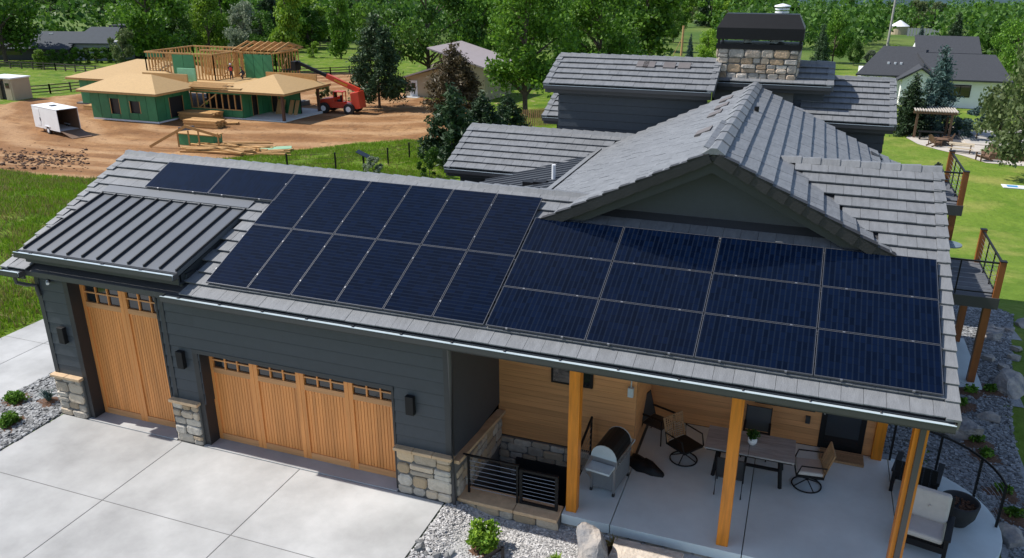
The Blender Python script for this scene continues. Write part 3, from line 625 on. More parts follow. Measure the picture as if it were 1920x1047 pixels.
cmb = N.new('ShaderNodeCombineXYZ'); L.new(mth('FLOOR', cu), cmb.inputs[0]); L.new(mth('FLOOR', cv), cmb.inputs[1]); oi = N.new('ShaderNodeObjectInfo'); L.new(mth('MULTIPLY', oi.outputs['Random'], 91), cmb.inputs[2])
wn = N.new('ShaderNodeTexWhiteNoise'); L.new(cmb.outputs[0], wn.inputs[0])
def mx(f_, c1, c2):
    m = N.new('ShaderNodeMix'); m.data_type = 'RGBA'; L.new(f_, m.inputs[0])
    for s_, c in ((6, c1), (7, c2)):
        if isinstance(c, tuple): m.inputs[s_].default_value = (*c, 1)
        else: L.new(c, m.inputs[s_])
    return m.outputs[2]
cc = mx(wn.outputs[0], (.0007, .0024, .009), (.0016, .0052, .019)); cc = mx(bus, cc, (.0055, .0098, .021)); cc = mx(ln, cc, (.002, .003, .006))
L.new(cc, b.inputs['Base Color'])
PW, PL = 1.04, 1.906
fb = MB()
for x0, x1, y0, y1 in ((0, .009, 0, PL), (PW-.009, PW, 0, PL), (.009, PW-.009, 0, .009), (.009, PW-.009, PL-.009, PL)): fb.box(x0, x1, y0, y1, -.035, .002)
fme = fb.mesh('frame'); fixn(fme); fme.materials.append(mat('black_anodised_frame', (.13, .135, .15), .35, .05, 3, metal=.5))
gme = MB().box(.011, PW-.011, .011, PL-.011, -.03, -.001).mesh('cell_sheet'); fixn(gme); gme.materials.append(pm)
cme = MB().box(-.018, .004, -.02, .02, -.03, .006).mesh('clamp'); fixn(cme); cme.materials.append(M['steel'])
R0 = np.array([0, -.08, 4.22]); PU = np.array([1., 0, 0]); PV = np.array([0, CT, ST]); PN = np.cross(PU, PV)
def panel(u, v, land, label):
    t_ = thing('solar_panel', label, 'solar panel', group='solar panels on the front roof slope'); p = R0+PU*u+PV*v
    if land: ex, ey, p = PV, -PU, p+PU*PL
    else: ex, ey = PU, PV
    t_.matrix_world = Matrix(((ex[0], ey[0], PN[0], p[0]), (ex[1], ey[1], PN[1], p[1]), (ex[2], ey[2], PN[2], p[2]), (0, 0, 0, 1)))
    link('frame', fme, t_); link('cell_sheet', gme, t_)
    for yy in (.42, 1.49): link('clamp', cme, t_, (0, yy, 0))
W_, L_ = 1.06, 1.926; ORD = ('first', 'second', 'third', 'fourth', 'fifth', 'sixth')
for j in range(2):
    for i in range(6): panel(i*W_, j*L_, False, 'upright dark blue solar panel, %s row, %s counted from the canopy roof' % (('lower', 'upper')[j], ORD[i]))
for j in range(3):
    for i in range(4): panel(6*W_+.03+i*L_, j*W_, True, 'sideways solar panel above the patio, %s row, %s counted from the upright panels' % (('bottom', 'middle', 'top')[j], ORD[i]))
for i in range(2): panel(-2*L_+.06+i*L_, 2*L_-W_, True, 'sideways black solar panel under the ridge above the canopy roof, %s' % ('beside bare tiles', 'touching the upright panels')[i])
# ------------------------------------------------------------------ covered patio: walls, posts, stairwell
wall((5.57, 2.7, 0), (1, 0, 0), (0, -1, 0), 3.23, .08, 3.7, m='cedarx', name='cedar_board', core='jamb', board=.145, lap=.008, gap=.005)
wall((8.8, 2.72, 0), (0, 1, 0), (1, 0, 0), 1.93, .1, 3.7, m='cedarx', name='cedar_board', core='jamb', board=.145, lap=.008, gap=.005)
wall((8.8, 4.65, 0), (1, 0, 0), (0, -1, 0), 5.1, .1, 3.7, [(2.42, 3.75, .98, 2.4), (3.9, 4.85, .0, 2.2)], m='cedarx', name='cedar_board', core='jamb', board=.145, lap=.008, gap=.005)
for x0, x1, z0, z1, y in ((11.22, 12.55, .98, 2.4, 4.67), (6.86, 7.82, 1.72, 2.9, 2.66)):
    wn_ = obj('window', MB().box(x0, x1, y-.03, y+.05, z0, z1), 'black', H); obj('pane', MB().box(x0+.05, x1-.05, y-.034, y-.028, z0+.05, z1-.05), 'glass', wn_)
dr = obj('patio_door', MB().box(12.7, 13.65, 4.62, 4.72, .1, 2.2), 'black', H); obj('pane', MB().box(12.82, 13.53, 4.605, 4.618, .25, 2.05), 'glass', dr); obj('handle', MB().box(12.74, 12.77, 4.56, 4.62, 1.0, 1.2), 'steel', dr)
obj('electric_box', MB().box(8.62, 8.74, 2.58, 2.68, 1.7, 1.92).add([], []).tube([(8.68, 2.64, 1.92), (8.68, 2.64, 3.6)], .014, 6), 'galv', H)
obj('outlet_box', MB().box(12.37, 12.47, 4.58, 4.64, .68, .86), 'trim', H)
for x in (8.02, 11.02, 13.97):
    p_ = obj('porch_post', MB().box(x-.11, x+.11, .37, .59, .1, 3.45), 'post', H, bevel=.012)
obj('porch_post', MB().box(13.84, 14.06, 4.5, 4.72, .1, 3.7), 'post', H, bevel=.012)
obj('downspout', MB().box(13.93, 14.02, .27, .345, .1, 3.55), 'bronze', H)
# stairwell pit
pit = obj('stairwell', MB().box(5.58, 5.6, .5, 2.66, -2.5, .05).box(7.84, 7.86, .5, 2.66, -2.5, .02).box(5.6, 7.84, 2.64, 2.7, -2.5, .06).box(5.6, 7.84, .48, .5, -2.5, .0).box(5.58, 7.86, .48, 2.7, -2.55, -2.5), 'mortar', H)
stones(pit, (5.6, 2.64, -1.0), (1, 0, 0), (0, -1, 0), 2.24, 1.06, seed=41, depth=.05)
obj('basement_door', MB().box(6.05, 7.7, 2.56, 2.63, -2.5, -.42), 'jamb', pit)
for k in range(4, 10): obj('step', MB().box(7.6-.26*k, 7.84-.26*k, .5, 1.5, -2.5, -.1-.22*k), 'mortar', pit)
sw = obj('stone_side', MB().prism([(5.6, .0, -.2), (5.6, 2.64, -.2), (5.6, 2.64, .66), (5.6, .0, .98)], (.05, 0, 0)), 'mortar', H); stones(sw, (5.65, .02, -.1), (0, 1, 0), (1, 0, 0), 2.6, .8, seed=43, depth=.045)
obj('cap_stone', MB().hexa([(5.56, -.05, .98), (5.76, -.05, .98), (5.76, 2.64, .68), (5.56, 2.64, .68), (5.56, -.05, 1.06), (5.76, -.05, 1.06), (5.76, 2.64, .76), (5.56, 2.64, .76)]), 'cap', sw)
lw = obj('stone_base', MB().box(5.66, 7.84, .08, .5, -.45, .03), 'mortar', H); stones(lw, (5.66, .08, -.4), (1, 0, 0), (0, -1, 0), 2.2, .42, seed=44, hmin=.18, hmax=.24, depth=.05)
for a, b_ in ((5.66, 6.9), (6.9, 7.84)): obj('cap_stone', MB().box(a+.005, b_-.005, 0.0, .5, .03, .11), 'cap', lw, bevel=.012)
pb = obj('stone_base', MB().box(7.88, 14.2, .33, .5, -.5, -.12), 'mortar', H); stones(pb, (7.88, .33, -.45), (1, 0, 0), (0, -1, 0), 6.3, .33, seed=45, hmin=.2, hmax=.33, depth=.05)
mb = MB()
# stairwell guard
def cable_panel(parent, a, b_, z0, z1, n, frame=True):
    a = np.array(a, float); b_ = np.array(b_, float)
    for k in range(n):
        z = z0+(z1-z0)*(k+1)/(n+1); obj('cable', MB().tube([(a[0], a[1], z), (b_[0], b_[1], z)], .005, 5), 'steel', parent)
gr = thing('stair_railing', 'black steel stairwell railing with thin cables on the stone ledge', 'railing', (0, 0, 0))
for x in (5.82, 6.9): obj('post', MB().box(x-.022, x+.022, .26, .304, .11, 1.0), 'black', gr)
obj('top_rail', MB().box(5.7, 6.93, .255, .309, 1.0, 1.03), 'black', gr); cable_panel(gr, (5.84, .28), (6.88, .28), .12, 1.0, 7)
gt = thing('stair_gate', 'small black steel gate with thin cables closing the stairwell', 'gate')
for x in (6.98, 7.74): obj('post', MB().box(x-.03, x+.03, .25, .31, .13, .95), 'black', gt)
for z in (.13, .9): obj('frame_bar', MB().box(7.01, 7.71, .255, .305, z, z+.05), 'black', gt)
cable_panel(gt, (7.0, .28), (7.72, .28), .18, .9, 7)
hr = thing('stair_handrail', 'sloping black handrail rising beside the grill', 'railing')
obj('top_rail', MB().beam((7.86, 1.0, .75), (7.86, 2.55, 1.06), .045, .05), 'black', hr)
for y, z in ((1.05, .75), (2.5, 1.05)): obj('post', MB().box(7.84, 7.88, y, y+.04, .1, z), 'black', hr)
for k in range(5): obj('cable', MB().tube([(7.86, 1.05, .18+k*.11), (7.86, 2.5, .22+k*.15)], .006, 5), 'steel', hr)
# curved railing
cr_ = thing('patio_railing', 'curved black patio railing with cables around the rounded slab edge', 'railing')
arcR = [(14.2+1.86*math.cos(a), 2.72+1.9*math.sin(a)) for a in np.linspace(.05, 1.55, 16)]
for k in (0, 5, 10, 15): x, y = arcR[k]; obj('post', MB().box(x-.022, x+.022, y-.022, y+.022, .1, 1.05), 'black', cr_)
obj('top_rail', MB().tube([(x, y, 1.06) for x, y in arcR], .026, 8), 'black', cr_)
for z in np.linspace(.2, .95, 8): obj('cable', MB().tube([(x, y, z) for x, y in arcR], .006, 5), 'steel', cr_)
# ------------------------------------------------------------------ wall lamps
for x, z, lb in ((-4.52, 2.03, 'black box wall lamp left of the tall garage door'), (-1.02, 1.99, 'black box wall lamp between the two garage doors'), (4.72, 1.96, 'black box wall lamp right of the wide garage door')):
    t_ = thing('wall_lamp', lb, 'wall lamp', (x, 0, z), group='wall lamps on the garage front')
    obj('housing', MB().box(-.09, .09, -.13, -.02, 0, .42), 'black', t_, bevel=.006); obj('back_plate', MB().box(-.06, .06, -.02, .0, .05, .36), 'trim', t_); obj('lens', MB().box(-.06, .06, -.11, -.04, -.006, .0), 'white', t_)
t_ = thing('security_camera', 'tiny black and white security camera under the canopy roof', 'camera', (-4.62, -.02, 3.62)); obj('base', MB().cyl((0, 0, 0), .05, -.05, .0, 12, axis=1), 'black', t_); obj('body', MB().tube([(0, -.05, 0), (.1, -.14, -.03)], .035, 10), 'white', t_)
# ------------------------------------------------------------------ patio furniture
T = thing('dining_table', 'weathered grey plank dining table with dark metal trestle legs', 'table', (11.27, 3.02, .1))
for k in range(7):
    for a, b_ in ((-.92, -.02), (-.01, .92)): obj('plank', MB().box(a, b_, -.47+k*.134, -.47+k*.134+.13, .71, .745), 'tabletop', T)
obj('apron', MB().box(-.88, .88, -.43, .43, .66, .708), 'black', T)
for x in (-.7, .7):
    for y in (-.36, .36): obj('leg', MB().beam((x, y, 0), (x*.9, y*.75, .67), .06, .06), 'black', T)
obj('stretcher', MB().box(-.66, .66, -.03, .03, .18, .23), 'black', T)
P_ = thing('potted_plant', 'white pot with small leafy plant on the dining table', 'plant', (11.3, 3.0, .846)); obj('pot', MB().lathe((0, 0, 0), [(.01, 0), (.06, 0), (.095, .06), (.1, .17), (.085, .17), (.08, .14), (.01, .14)], 20), 'white', P_, smooth=True)
def leafcloud(n, f, size, elong=1.6, seed=0, up=.35):
    r = np.random.default_rng(seed); P = f(r, n); D = r.normal(size=(n, 3)); D[:, 2] += up; D /= np.linalg.norm(D, axis=1)[:, None]
    E = np.cross(D, r.normal(size=(n, 3))); E /= np.linalg.norm(E, axis=1)[:, None]; s = size*r.uniform(.6, 1.35, (n, 1))
    v = np.stack([P-E*s*.5, P+D*s*elong*.5, P+E*s*.5, P-D*s*elong*.5], 1).reshape(-1, 3)
    me = bpy.data.meshes.new('leaves'); me.vertices.add(4*n); me.vertices.foreach_set('co', v.ravel().astype(np.float32)); me.loops.add(4*n); me.loops.foreach_set('vertex_index', np.arange(4*n, dtype=np.int32)); me.polygons.add(n); me.polygons.foreach_set('loop_start', np.arange(0, 4*n, 4, dtype=np.int32)); me.polygons.foreach_set('loop_total', np.full(n, 4, np.int32)); me.update(calc_edges=True); return me
def ball(c, rad, sq=1.0, fill=.55):
    def f(r, n):
        d = r.normal(size=(n, 3)); d /= np.linalg.norm(d, axis=1)[:, None]; k = r.uniform(fill, 1.05, (n, 1)); p = d*k*rad; p[:, 2] = p[:, 2]*sq; return p+np.array(c)
    return f
link('leaves', leafcloud(150, ball((0, 0, .25), .14, .7, .2), .07, 1.5, 3), P_, m='leaf_pot')
def swivel(loc, rz, label, tilt=.1):
    t_ = thing('swivel_chair', label, 'chair', loc, rz, 'wicker swivel chairs at the dining table')
    ring = [(.3*math.cos(a), .3*math.sin(a), .02) for a in np.linspace(0, 2*math.pi, 29)[:-1]]; obj('base_ring', MB().tube(ring, .016, 8, True), 'black', t_)
    for k in range(4): a = k*math.pi/2+.4; obj('base_spoke', MB().tube([(.3*math.cos(a), .3*math.sin(a), .02), (0, 0, .16)], .013, 6), 'black', t_)
    obj('column', MB().cyl((0, 0, 0), .03, .14, .36, 12), 'black', t_); obj('seat_frame', MB().box(-.29, .29, -.28, .28, .36, .41), 'black', t_)
    st = obj('seat_cushion', MB().box(-.28, .28, -.27, .26, .412, .5), 'cream', t_, bevel=.03)
    for s in (-1, 1): obj('arm_frame', MB().tube([(s*.3, .26, .38), (s*.32, .3, .66), (s*.32, -.2, .66), (s*.3, -.28, .4)], .017, 8), 'black', t_)
    bk = obj('backrest_frame', MB().tube([(-.27, .26, .42), (-.28, .42, .95), (.28, .42, .95), (.27, .26, .42)], .022, 8), 'wicker', t_)
    for k in range(11): z = .46+k*.047; y = .26+(z-.42)*.3; obj('wicker_strand', MB().tube([(-.27, y, z), (0, y+.03, z), (.27, y, z)], .012, 5), 'wicker', bk)
    for k in range(9): x = -.24+k*.06; obj('wicker_strand', MB().tube([(x, .27, .44), (x, .43, .95)], .011, 5), 'wicker', bk)
    return t_
swivel((9.88, 3.05, .1), .95, 'wicker swivel chair at the grill end of the table, seat cushion missing')
swivel((12.5, 2.98, .1), -1.45, 'wicker swivel chair with pale seat cushion at the doormat end of the table')
for ch_ in list(bpy.data.objects):
    if ch_.name.startswith('seat_cushion') and ch_.parent and 'missing' in ch_.parent['label']: bpy.data.objects.remove(ch_)
def dark_chair(loc, rz, label):
    t_ = thing('patio_chair', label, 'chair', loc, rz, 'dark metal patio chairs')
    obj('seat', MB().box(-.26, .26, -.26, .26, .40, .44), 'jamb', t_, bevel=.01); obj('backrest', MB().hexa([(-.26, .24, .46), (.26, .24, .46), (.26, .27, .46), (-.26, .27, .46), (-.26, .4, .98), (.26, .4, .98), (.26, .43, .98), (-.26, .43, .98)]), 'jamb', t_)
    for s in (-1, 1):
        obj('leg', MB().tube([(s*.27, -.27, 0), (s*.27, -.25, .64)], .014, 6), 'black', t_); obj('leg', MB().tube([(s*.27, .33, 0), (s*.27, .24, .42), (s*.27, .42, 1.0)], .014, 6), 'black', t_); obj('arm', MB().box(s*.27-.025, s*.27+.025, -.28, .3, .64, .665), 'black', t_)
dark_chair((9.15, 3.75, .1), 1.2, 'dark metal armchair tucked in the corner by the cedar wall'); dark_chair((11.35, 3.85, .1), 0, 'dark chair behind the table against the cedar wall'); dark_chair((10.95, 2.3, .1), math.pi, 'dark armchair pushed in under the front of the table')
# grill
g_ = thing('gas_grill', 'stainless gas grill with black hood standing by the first porch post', 'grill', (8.53, 1.62, .1), 1.42)
obj('cart', MB().box(-.42, .42, -.27, .27, .12, .68), mat('grey_cart_panel', (.16, .17, .18), .5), g_, bevel=.01)
for s in (-1, 1):
    for y in (-.25, .25): obj('leg', MB().box(s*.42-.02, s*.42+.02, y-.02, y+.02, .06, .7), 'steel', g_); obj('wheel', MB().cyl((s*.42, y, .045), .045, -.02, .02, 14, axis=1), 'rubber', g_)
    obj('side_shelf', MB().box(.43 if s > 0 else -.76, .76 if s > 0 else -.43, -.26, .26, .7, .75), 'galv', g_, bevel=.01)
obj('firebox', MB().box(-.42, .42, -.29, .28, .68, .86), 'steel', g_)
hd = MB(); n = 10
for k in range(n):
    a0 = math.pi*k/n; a1 = math.pi*(k+1)/n; y0, y1 = .28*math.cos(a0), .28*math.cos(a1); z0, z1 = .86+.3*math.sin(a0), .86+.3*math.sin(a1); hd.hexa([(-.41, y0, .86), (.41, y0, .86), (.41, y1, .86), (-.41, y1, .86), (-.41, y0, z0+.001), (.41, y0, z0+.001), (.41, y1, z1+.001), (-.41, y1, z1+.001)])
obj('hood', hd, 'black', g_)
for s in (-1, 1): obj('hood_end', MB().prism([(s*.415, .285*math.cos(math.pi*k/n), .86+.305*math.sin(math.pi*k/n)) for k in range(n+1)], (s*.02, 0, 0)), 'galv', g_)
obj('hood_handle', MB().tube([(-.34, -.36, .98), (.34, -.36, .98)], .016, 8), 'steel', g_)
for k in range(5): obj('knob', MB().cyl((-.3+k*.15, -.3, .77), .028, -.03, 0, 12, axis=1), 'steel', g_)
obj('gas_hose', MB().tube([(.3, .3, .3), (.36, .5, .02), (.1, .62, .015), (-.1, .4, .02)], .014, 6), 'galv', g_)
cv = thing('grill_cover', 'crumpled black grill cover lying on the patio floor', 'cover', (9.1, 2.45, .1)); mb = MB(); n = 16
rings = [(1, 0), (.95, .06), (.75, .13), (.4, .17), (.02, .18)]
for r_, z in rings:
    for k in range(n): a = 2*math.pi*k/n; q = 1+.13*math.sin(3*a+1)+.08*math.sin(7*a); mb.v.append((.42*r_*q*math.cos(a)*1.15, .22*r_*q*math.sin(a), z*(1+.25*math.sin(4*a+r_*5))))
for i in range(4):
    for k in range(n): mb.f.append((i*n+k, i*n+(k+1) % n, (i+1)*n+(k+1) % n, (i+1)*n+k))
o = obj('cloth', mb, 'black', cv, smooth=True); o.rotation_euler = (0, 0, -.5)
# doormat
dm = thing('doormat', 'woven straw doormat lying in front of the patio door', 'doormat', (13.22, 4.32, .1)); obj('mat', MB().box(-.46, .46, -.24, .22, .0, .05), 'wicker', dm, bevel=.01)
for k in range(11): obj('weave_row', MB().tube([(-.46, -.22+k*.042, .052), (.46, -.22+k*.042, .052)], .016, 6), 'wicker', dm)
# lounge furniture at the rounded end
def lounge(loc, rz, label, cush):
    t_ = thing('lounge_chair', label, 'chair', loc, rz, 'low lounge chairs by the fire bowl')
    for s in (-1, 1):
        obj('arm', MB().box(s*.4-.06, s*.4+.06, -.45, .4, .5, .54), 'black', t_, bevel=.008)
        for y in (-.4, .33): obj('leg', MB().box(s*.4-.035, s*.4+.035, y-.035, y+.035, 0, .5), 'black', t_)
        obj('side_rail', MB().box(s*.38-.02, s*.38+.02, -.42, .4, .2, .32), 'black', t_)
    obj('front_rail', MB().box(-.4, .4, -.44, -.4, .2, .33), 'black', t_)
    for k in range(7): obj('seat_slat', MB().box(-.37, .37, -.4+k*.11, -.31+k*.11, .32, .345), 'black', t_)
    for k in range(6): x = -.34+k*.136; obj('back_slat', MB().hexa([(x-.055, .3, .34), (x+.055, .3, .34), (x+.055, .325, .34), (x-.055, .325, .34), (x-.055, .5, .88), (x+.055, .5, .88), (x+.055, .525, .88), (x-.055, .525, .88)]), 'black', t_)
    if cush:
        c1 = obj('seat_cushion', MB().box(-.34, .34, -.4, .3, .35, .47), 'cream', t_, bevel=.045)
        c2 = obj('back_cushion', MB().hexa([(-.34, .12, .46), (.34, .12, .46), (.34, .28, .46), (-.34, .28, .46), (-.34, .3, 1.0), (.34, .3, 1.0), (.34, .44, 1.0), (-.34, .44, 1.0)]), 'cream', t_, bevel=.06); obj('button', MB().cyl((0, .2, .74), .02, -.03, .02, 10, axis=1), 'cream', c2)
lounge((14.62, 1.78, .1), -.22, 'low black armchair with cream seat and back cushions', True); lounge((14.65, 3.62, .1), 2.9, 'low black slatted chair without cushions by the curved railing', False)
fp = thing('fire_bowl', 'dark round concrete fire bowl between the lounge chairs', 'fire pit', (15.33, 2.72, .1)); obj('bowl', MB().lathe((0, 0, 0), [(.01, 0), (.2, 0), (.32, .22), (.36, .5), (.31, .5), (.28, .38), (.01, .36)], 28), mat('dark_cast_concrete', (.022, .023, .025), .8, .2, 6), fp, smooth=True)
rr = random.Random(5); mb = MB()
def rock(mb, c, s, r, sq=.7):
    vs = []
    for x, y, z in ((-1, -1, -1), (1, -1, -1), (1, 1, -1), (-1, 1, -1), (-1, -1, 1), (1, -1, 1), (1, 1, 1), (-1, 1, 1)): vs.append((c[0]+s*(x*.42+r.uniform(-.28, .28)), c[1]+s*(y*.42+r.uniform(-.28, .28)), c[2]+s*sq*(z*.42+r.uniform(-.25, .25))))
    mb.hexa(vs)
for k in range(90): a = rr.uniform(0, 6.28); q = .27*math.sqrt(rr.random()); rock(mb, (q*math.cos(a), q*math.sin(a), .39+rr.uniform(-.01, .02)), .05, rr)
o = obj('lava_rock', mb, 'mulch', fp); o['kind'] = 'stuff'
# ------------------------------------------------------------------ decks on the right side
def deck(x0, x1, y0, y1, z, foot, label, posts):
    t_ = thing('deck', label, 'deck'); n = int((y1-y0)/.15)
    for k in range(n): obj('deck_board', MB().box(x0, x1, y0+k*(y1-y0)/n+.004, y0+(k+1)*(y1-y0)/n-.004, z-.03, z), mat('grey_deck_board', (.11, .115, .125), .7, .15, 3, 0, .12), t_)
    obj('rim_joist', MB().box(x0, x1+.05, y0-.05, y0-.005, z-.3, z+.0), 'bronze', t_); obj('rim_joist', MB().box(x1+.005, x1+.05, y0-.004, y1, z-.3, z), 'bronze', t_)
    for x, y in posts:
        obj('post', MB().box(x-.09, x+.09, y-.09, y+.09, foot, z-.3), 'post_shaded', t_)
    for x, y in ((x1-.04, y0+.06), (x1-.04, y1-.06)): p = obj('rail_post', MB().box(x-.075, x+.075, y-.075, y+.075, z, z+.98), 'post_shaded', t_); obj('post_cap', MB().box(x-.085, x+.085, y-.085, y+.085, z+.981, z+1.0), 'black', p)
    for a, b_ in (((x0, y0+.06), (x1-.1, y0+.06)), ((x1-.04, y0+.13), (x1-.04, y1-.13))):
        obj('top_rail', MB().beam((*a, z+.93), (*b_, z+.93), .05, .04), 'black', t_); obj('bottom_rail', MB().beam((*a, z+.1), (*b_, z+.1), .03, .03), 'black', t_)
        d = math.hypot(b_[0]-a[0], b_[1]-a[1]); n = max(2, int(d/.75))
        for k in range(1, n): q = k/n; obj('baluster', MB().box(a[0]+(b_[0]-a[0])*q-.016, a[0]+(b_[0]-a[0])*q+.016, a[1]+(b_[1]-a[1])*q-.016, a[1]+(b_[1]-a[1])*q+.016, z, z+.92), 'black', t_)
        for z2 in np.linspace(.2, .84, 6): obj('cable', MB().tube([(*a, z+z2), (*b_, z+z2)], .006, 4), 'steel', t_)
    return t_
deck(14.0, 16.75, 9.6, 12.6, 2.45, -.1, 'lower grey deck on tall timber posts with black cable railing', [(16.6, 9.75), (16.6, 12.45), (15.2, 12.45)])
deck(14.0, 16.05, 12.75, 15.8, 4.02, -.6, 'upper grey deck beside the gable roof with black cable railing', [(15.9, 12.9), (15.9, 15.65)])
t_ = thing('side_table', 'round blue-grey table top on the lower deck', 'table', (15.75, 11.7, 2.45)); obj('top', MB().cyl((0, 0, 0), .34, .68, .71, 24), mat('grey_blue_plastic', (.13, .17, .20), .5), t_); obj('pedestal', MB().lathe((0, 0, 0), [(.22, 0), (.05, .06), (.04, .68)], 14), 'black', t_)
def adirondack(loc, rz, label, m, grp, s=1.0):
    t_ = thing('adirondack_chair', label, 'chair', loc, rz, grp); t_.scale = (s, s, s)
    for k in range(5): x = -.23+k*.115; hh = .98-.05*abs(k-2); obj('back_slat', MB().hexa([(x-.05, .22, .3), (x+.05, .22, .3), (x+.05, .245, .3), (x-.05, .245, .3), (x-.05, .5, hh), (x+.05, .5, hh), (x+.05, .525, hh), (x-.05, .525, hh)]), m, t_)
    for k in range(5): y = -.33+k*.12; obj('seat_slat', MB().box(-.28, .28, y, y+.1, .36-.03*k, .385-.03*k), m, t_)
    for q in (-1, 1):
        obj('arm', MB().box(q*.34-.06, q*.34+.06, -.42, .36, .55, .575), m, t_); obj('leg', MB().box(q*.32-.02, q*.32+.02, -.38, -.28, 0, .55), m, t_); obj('leg', MB().hexa([(q*.3-.015, -.38, .25), (q*.3+.015, -.38, .25), (q*.3+.015, .55, 0), (q*.3-.015, .55, 0), (q*.3-.015, -.38, .37), (q*.3+.015, -.38, .37), (q*.3+.015, .6, .1), (q*.3-.015, .6, .1)]), m, t_)
        obj('arm_post', MB().box(q*.34-.02, q*.34+.02, .28, .36, .1, .55), m, t_)
    return t_
mat('dark_poly_lumber', (.02, .026, .034), .5); M['poly'] = MATS['dark_poly_lumber']; M['brownwood'] = mat('brown_stained_wood', (.15, .085, .05), .7)
adirondack((15.0, 14.2, 4.02), -2.2, 'dark blue adirondack chair on the upper deck', 'poly', 'adirondack chairs on the upper deck')
adirondack((14.5, 13.4, 4.02), 2.4, 'black adirondack chair with its back to the deck railing', 'black', 'adirondack chairs on the upper deck')
t_ = thing('deck_table', 'small round dark table between the chairs on the upper deck', 'table', (15.1, 13.35, 4.02)); obj('top', MB().cyl((0, 0, 0), .3, .5, .53, 22), 'poly', t_); obj('pedestal', MB().lathe((0, 0, 0), [(.2, 0), (.05, .05), (.04, .5)], 14), 'poly', t_)
# ------------------------------------------------------------------ beds, stones, plants near the house
def bed(name, poly, z, m):
    o = obj(name, MB().prism([(x, y, z-.3) for x, y in poly], (0, 0, .3)), m); o['kind'] = 'structure'; return o
bed('gravel_bed', [(-7.1, -6), (-5.06, -6), (-5.06, -.05), (-5.13, -.05), (-5.13, 4.5), (-7.1, 4.5)], .0+.006, 'gravel_d')
def in_(poly):
    return lambda x, y: inpoly(x, y, poly)
def gravel(name, poly, n, smin, smax, m, zf, seed):
    r = random.Random(seed); xs_ = [p[0] for p in poly]; ys_ = [p[1] for p in poly]; mb = MB(); k = 0
    while k < n:
        x, y = r.uniform(min(xs_), max(xs_)), r.uniform(min(ys_), max(ys_))
        if not inpoly(x, y, poly): continue
        s = r.uniform(smin, smax); rock(mb, (x, y, zf(x, y)+s*.15), s, r); k += 1
    me = mb.mesh(name); o = link(name, me, m=m); o['kind'] = 'stuff'; tag(o, {'gravel': None}.get(name)); return o
o = gravel('gravel', [(-7.1, -3.2), (-5.06, -2.2), (-5.06, 0), (-5.16, .05), (-5.16, 3.0), (-7.1, 2.2)], 5200, .05, .095, 'gravel_d', lambda x, y: .01, 1); tag(o, 'dark blue-grey crushed gravel bed left of the driveway', 'gravel')
FB = [(5.46, -4.0), (5.46, -.06), (5.7, -.1), (5.7, .04), (7.84, .04), (7.9, .25), (14.2, .25), (14.9, .6), (16, -4)]
o = gravel('gravel', [(5.46, -3.0), (5.46, -.1), (5.68, .02), (7.84, .02), (7.9, .25), (9.6, .25), (9.6, -2.6)], 15000, .022, .048, 'gravel_w', lambda x, y: th_(x, y)+.004, 2); tag(o, 'pale crushed gravel in front of the patio ledge', 'gravel')
GR_ = [(14.5, 5.1), (15.4, 4.75), (16.1, 3.8), (16.3, 2.4), (15.9, 1), (16.9, 1), (17.05, 5.5), (17.3, 8), (18.2, 13), (19.2, 17.5), (18.6, 18.6), (14.2, 16), (14.1, 5.1)]
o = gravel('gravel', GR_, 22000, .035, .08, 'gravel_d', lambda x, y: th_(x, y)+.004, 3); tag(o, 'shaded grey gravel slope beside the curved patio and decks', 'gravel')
me = MB(); 
gb = obj('gravel_strip', MB().add([(x, y, th_(x, y)+.006) for x in np.arange(5.46, 16.1, .5) for y in np.linspace(-4, .36, 10)], [(i*10+j, (i+1)*10+j, (i+1)*10+j+1, i*10+j+1) for i in range(21) for j in range(9)]), 'gravel_w'); gb['kind'] = 'structure'
pts = [(x, y) for x in np.arange(14.0, 19.3, .53) for y in np.arange(1.0, 18.6, .55)]; nyy = len(np.arange(1.0, 18.6, .55)); nxx = len(np.arange(14.0, 19.3, .53)); mb = MB(); mb.v = [(x, y, th_(x, y)+.006) for x, y in pts]
for i in range(nxx-1):
    for j in range(nyy-1):
        x, y = pts[i*nyy+j]; 
        if inpoly(x+.26, y+.27, GR_): mb.f.append((i*nyy+j, (i+1)*nyy+j, (i+1)*nyy+j+1, i*nyy+j+1))
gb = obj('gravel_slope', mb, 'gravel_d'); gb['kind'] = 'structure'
def boulder(loc, size, label, m='boulder', seed=1, rz=0, flat=False):
    import bmesh
    bm = bmesh.new(); bmesh.ops.create_cube(bm, size=1.75); bmesh.ops.subdivide_edges(bm, edges=bm.edges[:], cuts=5, use_grid_fill=True); r = random.Random(seed); pl = [(Vector((r.uniform(-1, 1), r.uniform(-1, 1), r.uniform(-.8, 1))).normalized(), r.uniform(.62, .9)) for _ in range(9)]
    for v in bm.verts:
        for n_, d in pl:
            k = v.co.dot(n_)
            if k > d: v.co -= n_*(k-d)
        v.co += v.normal*noise.noise(v.co*2.5+Vector((seed, 0, 0)))*.06
        v.co = Vector((v.co.x*size[0], v.co.y*size[1], v.co.z*size[2]))
    me = bpy.data.meshes.new('boulder'); bm.to_mesh(me); bm.free(); o = link('boulder', me, None, loc, m); o.rotation_euler = (0, 0, rz); return tag(o, label, 'boulder')
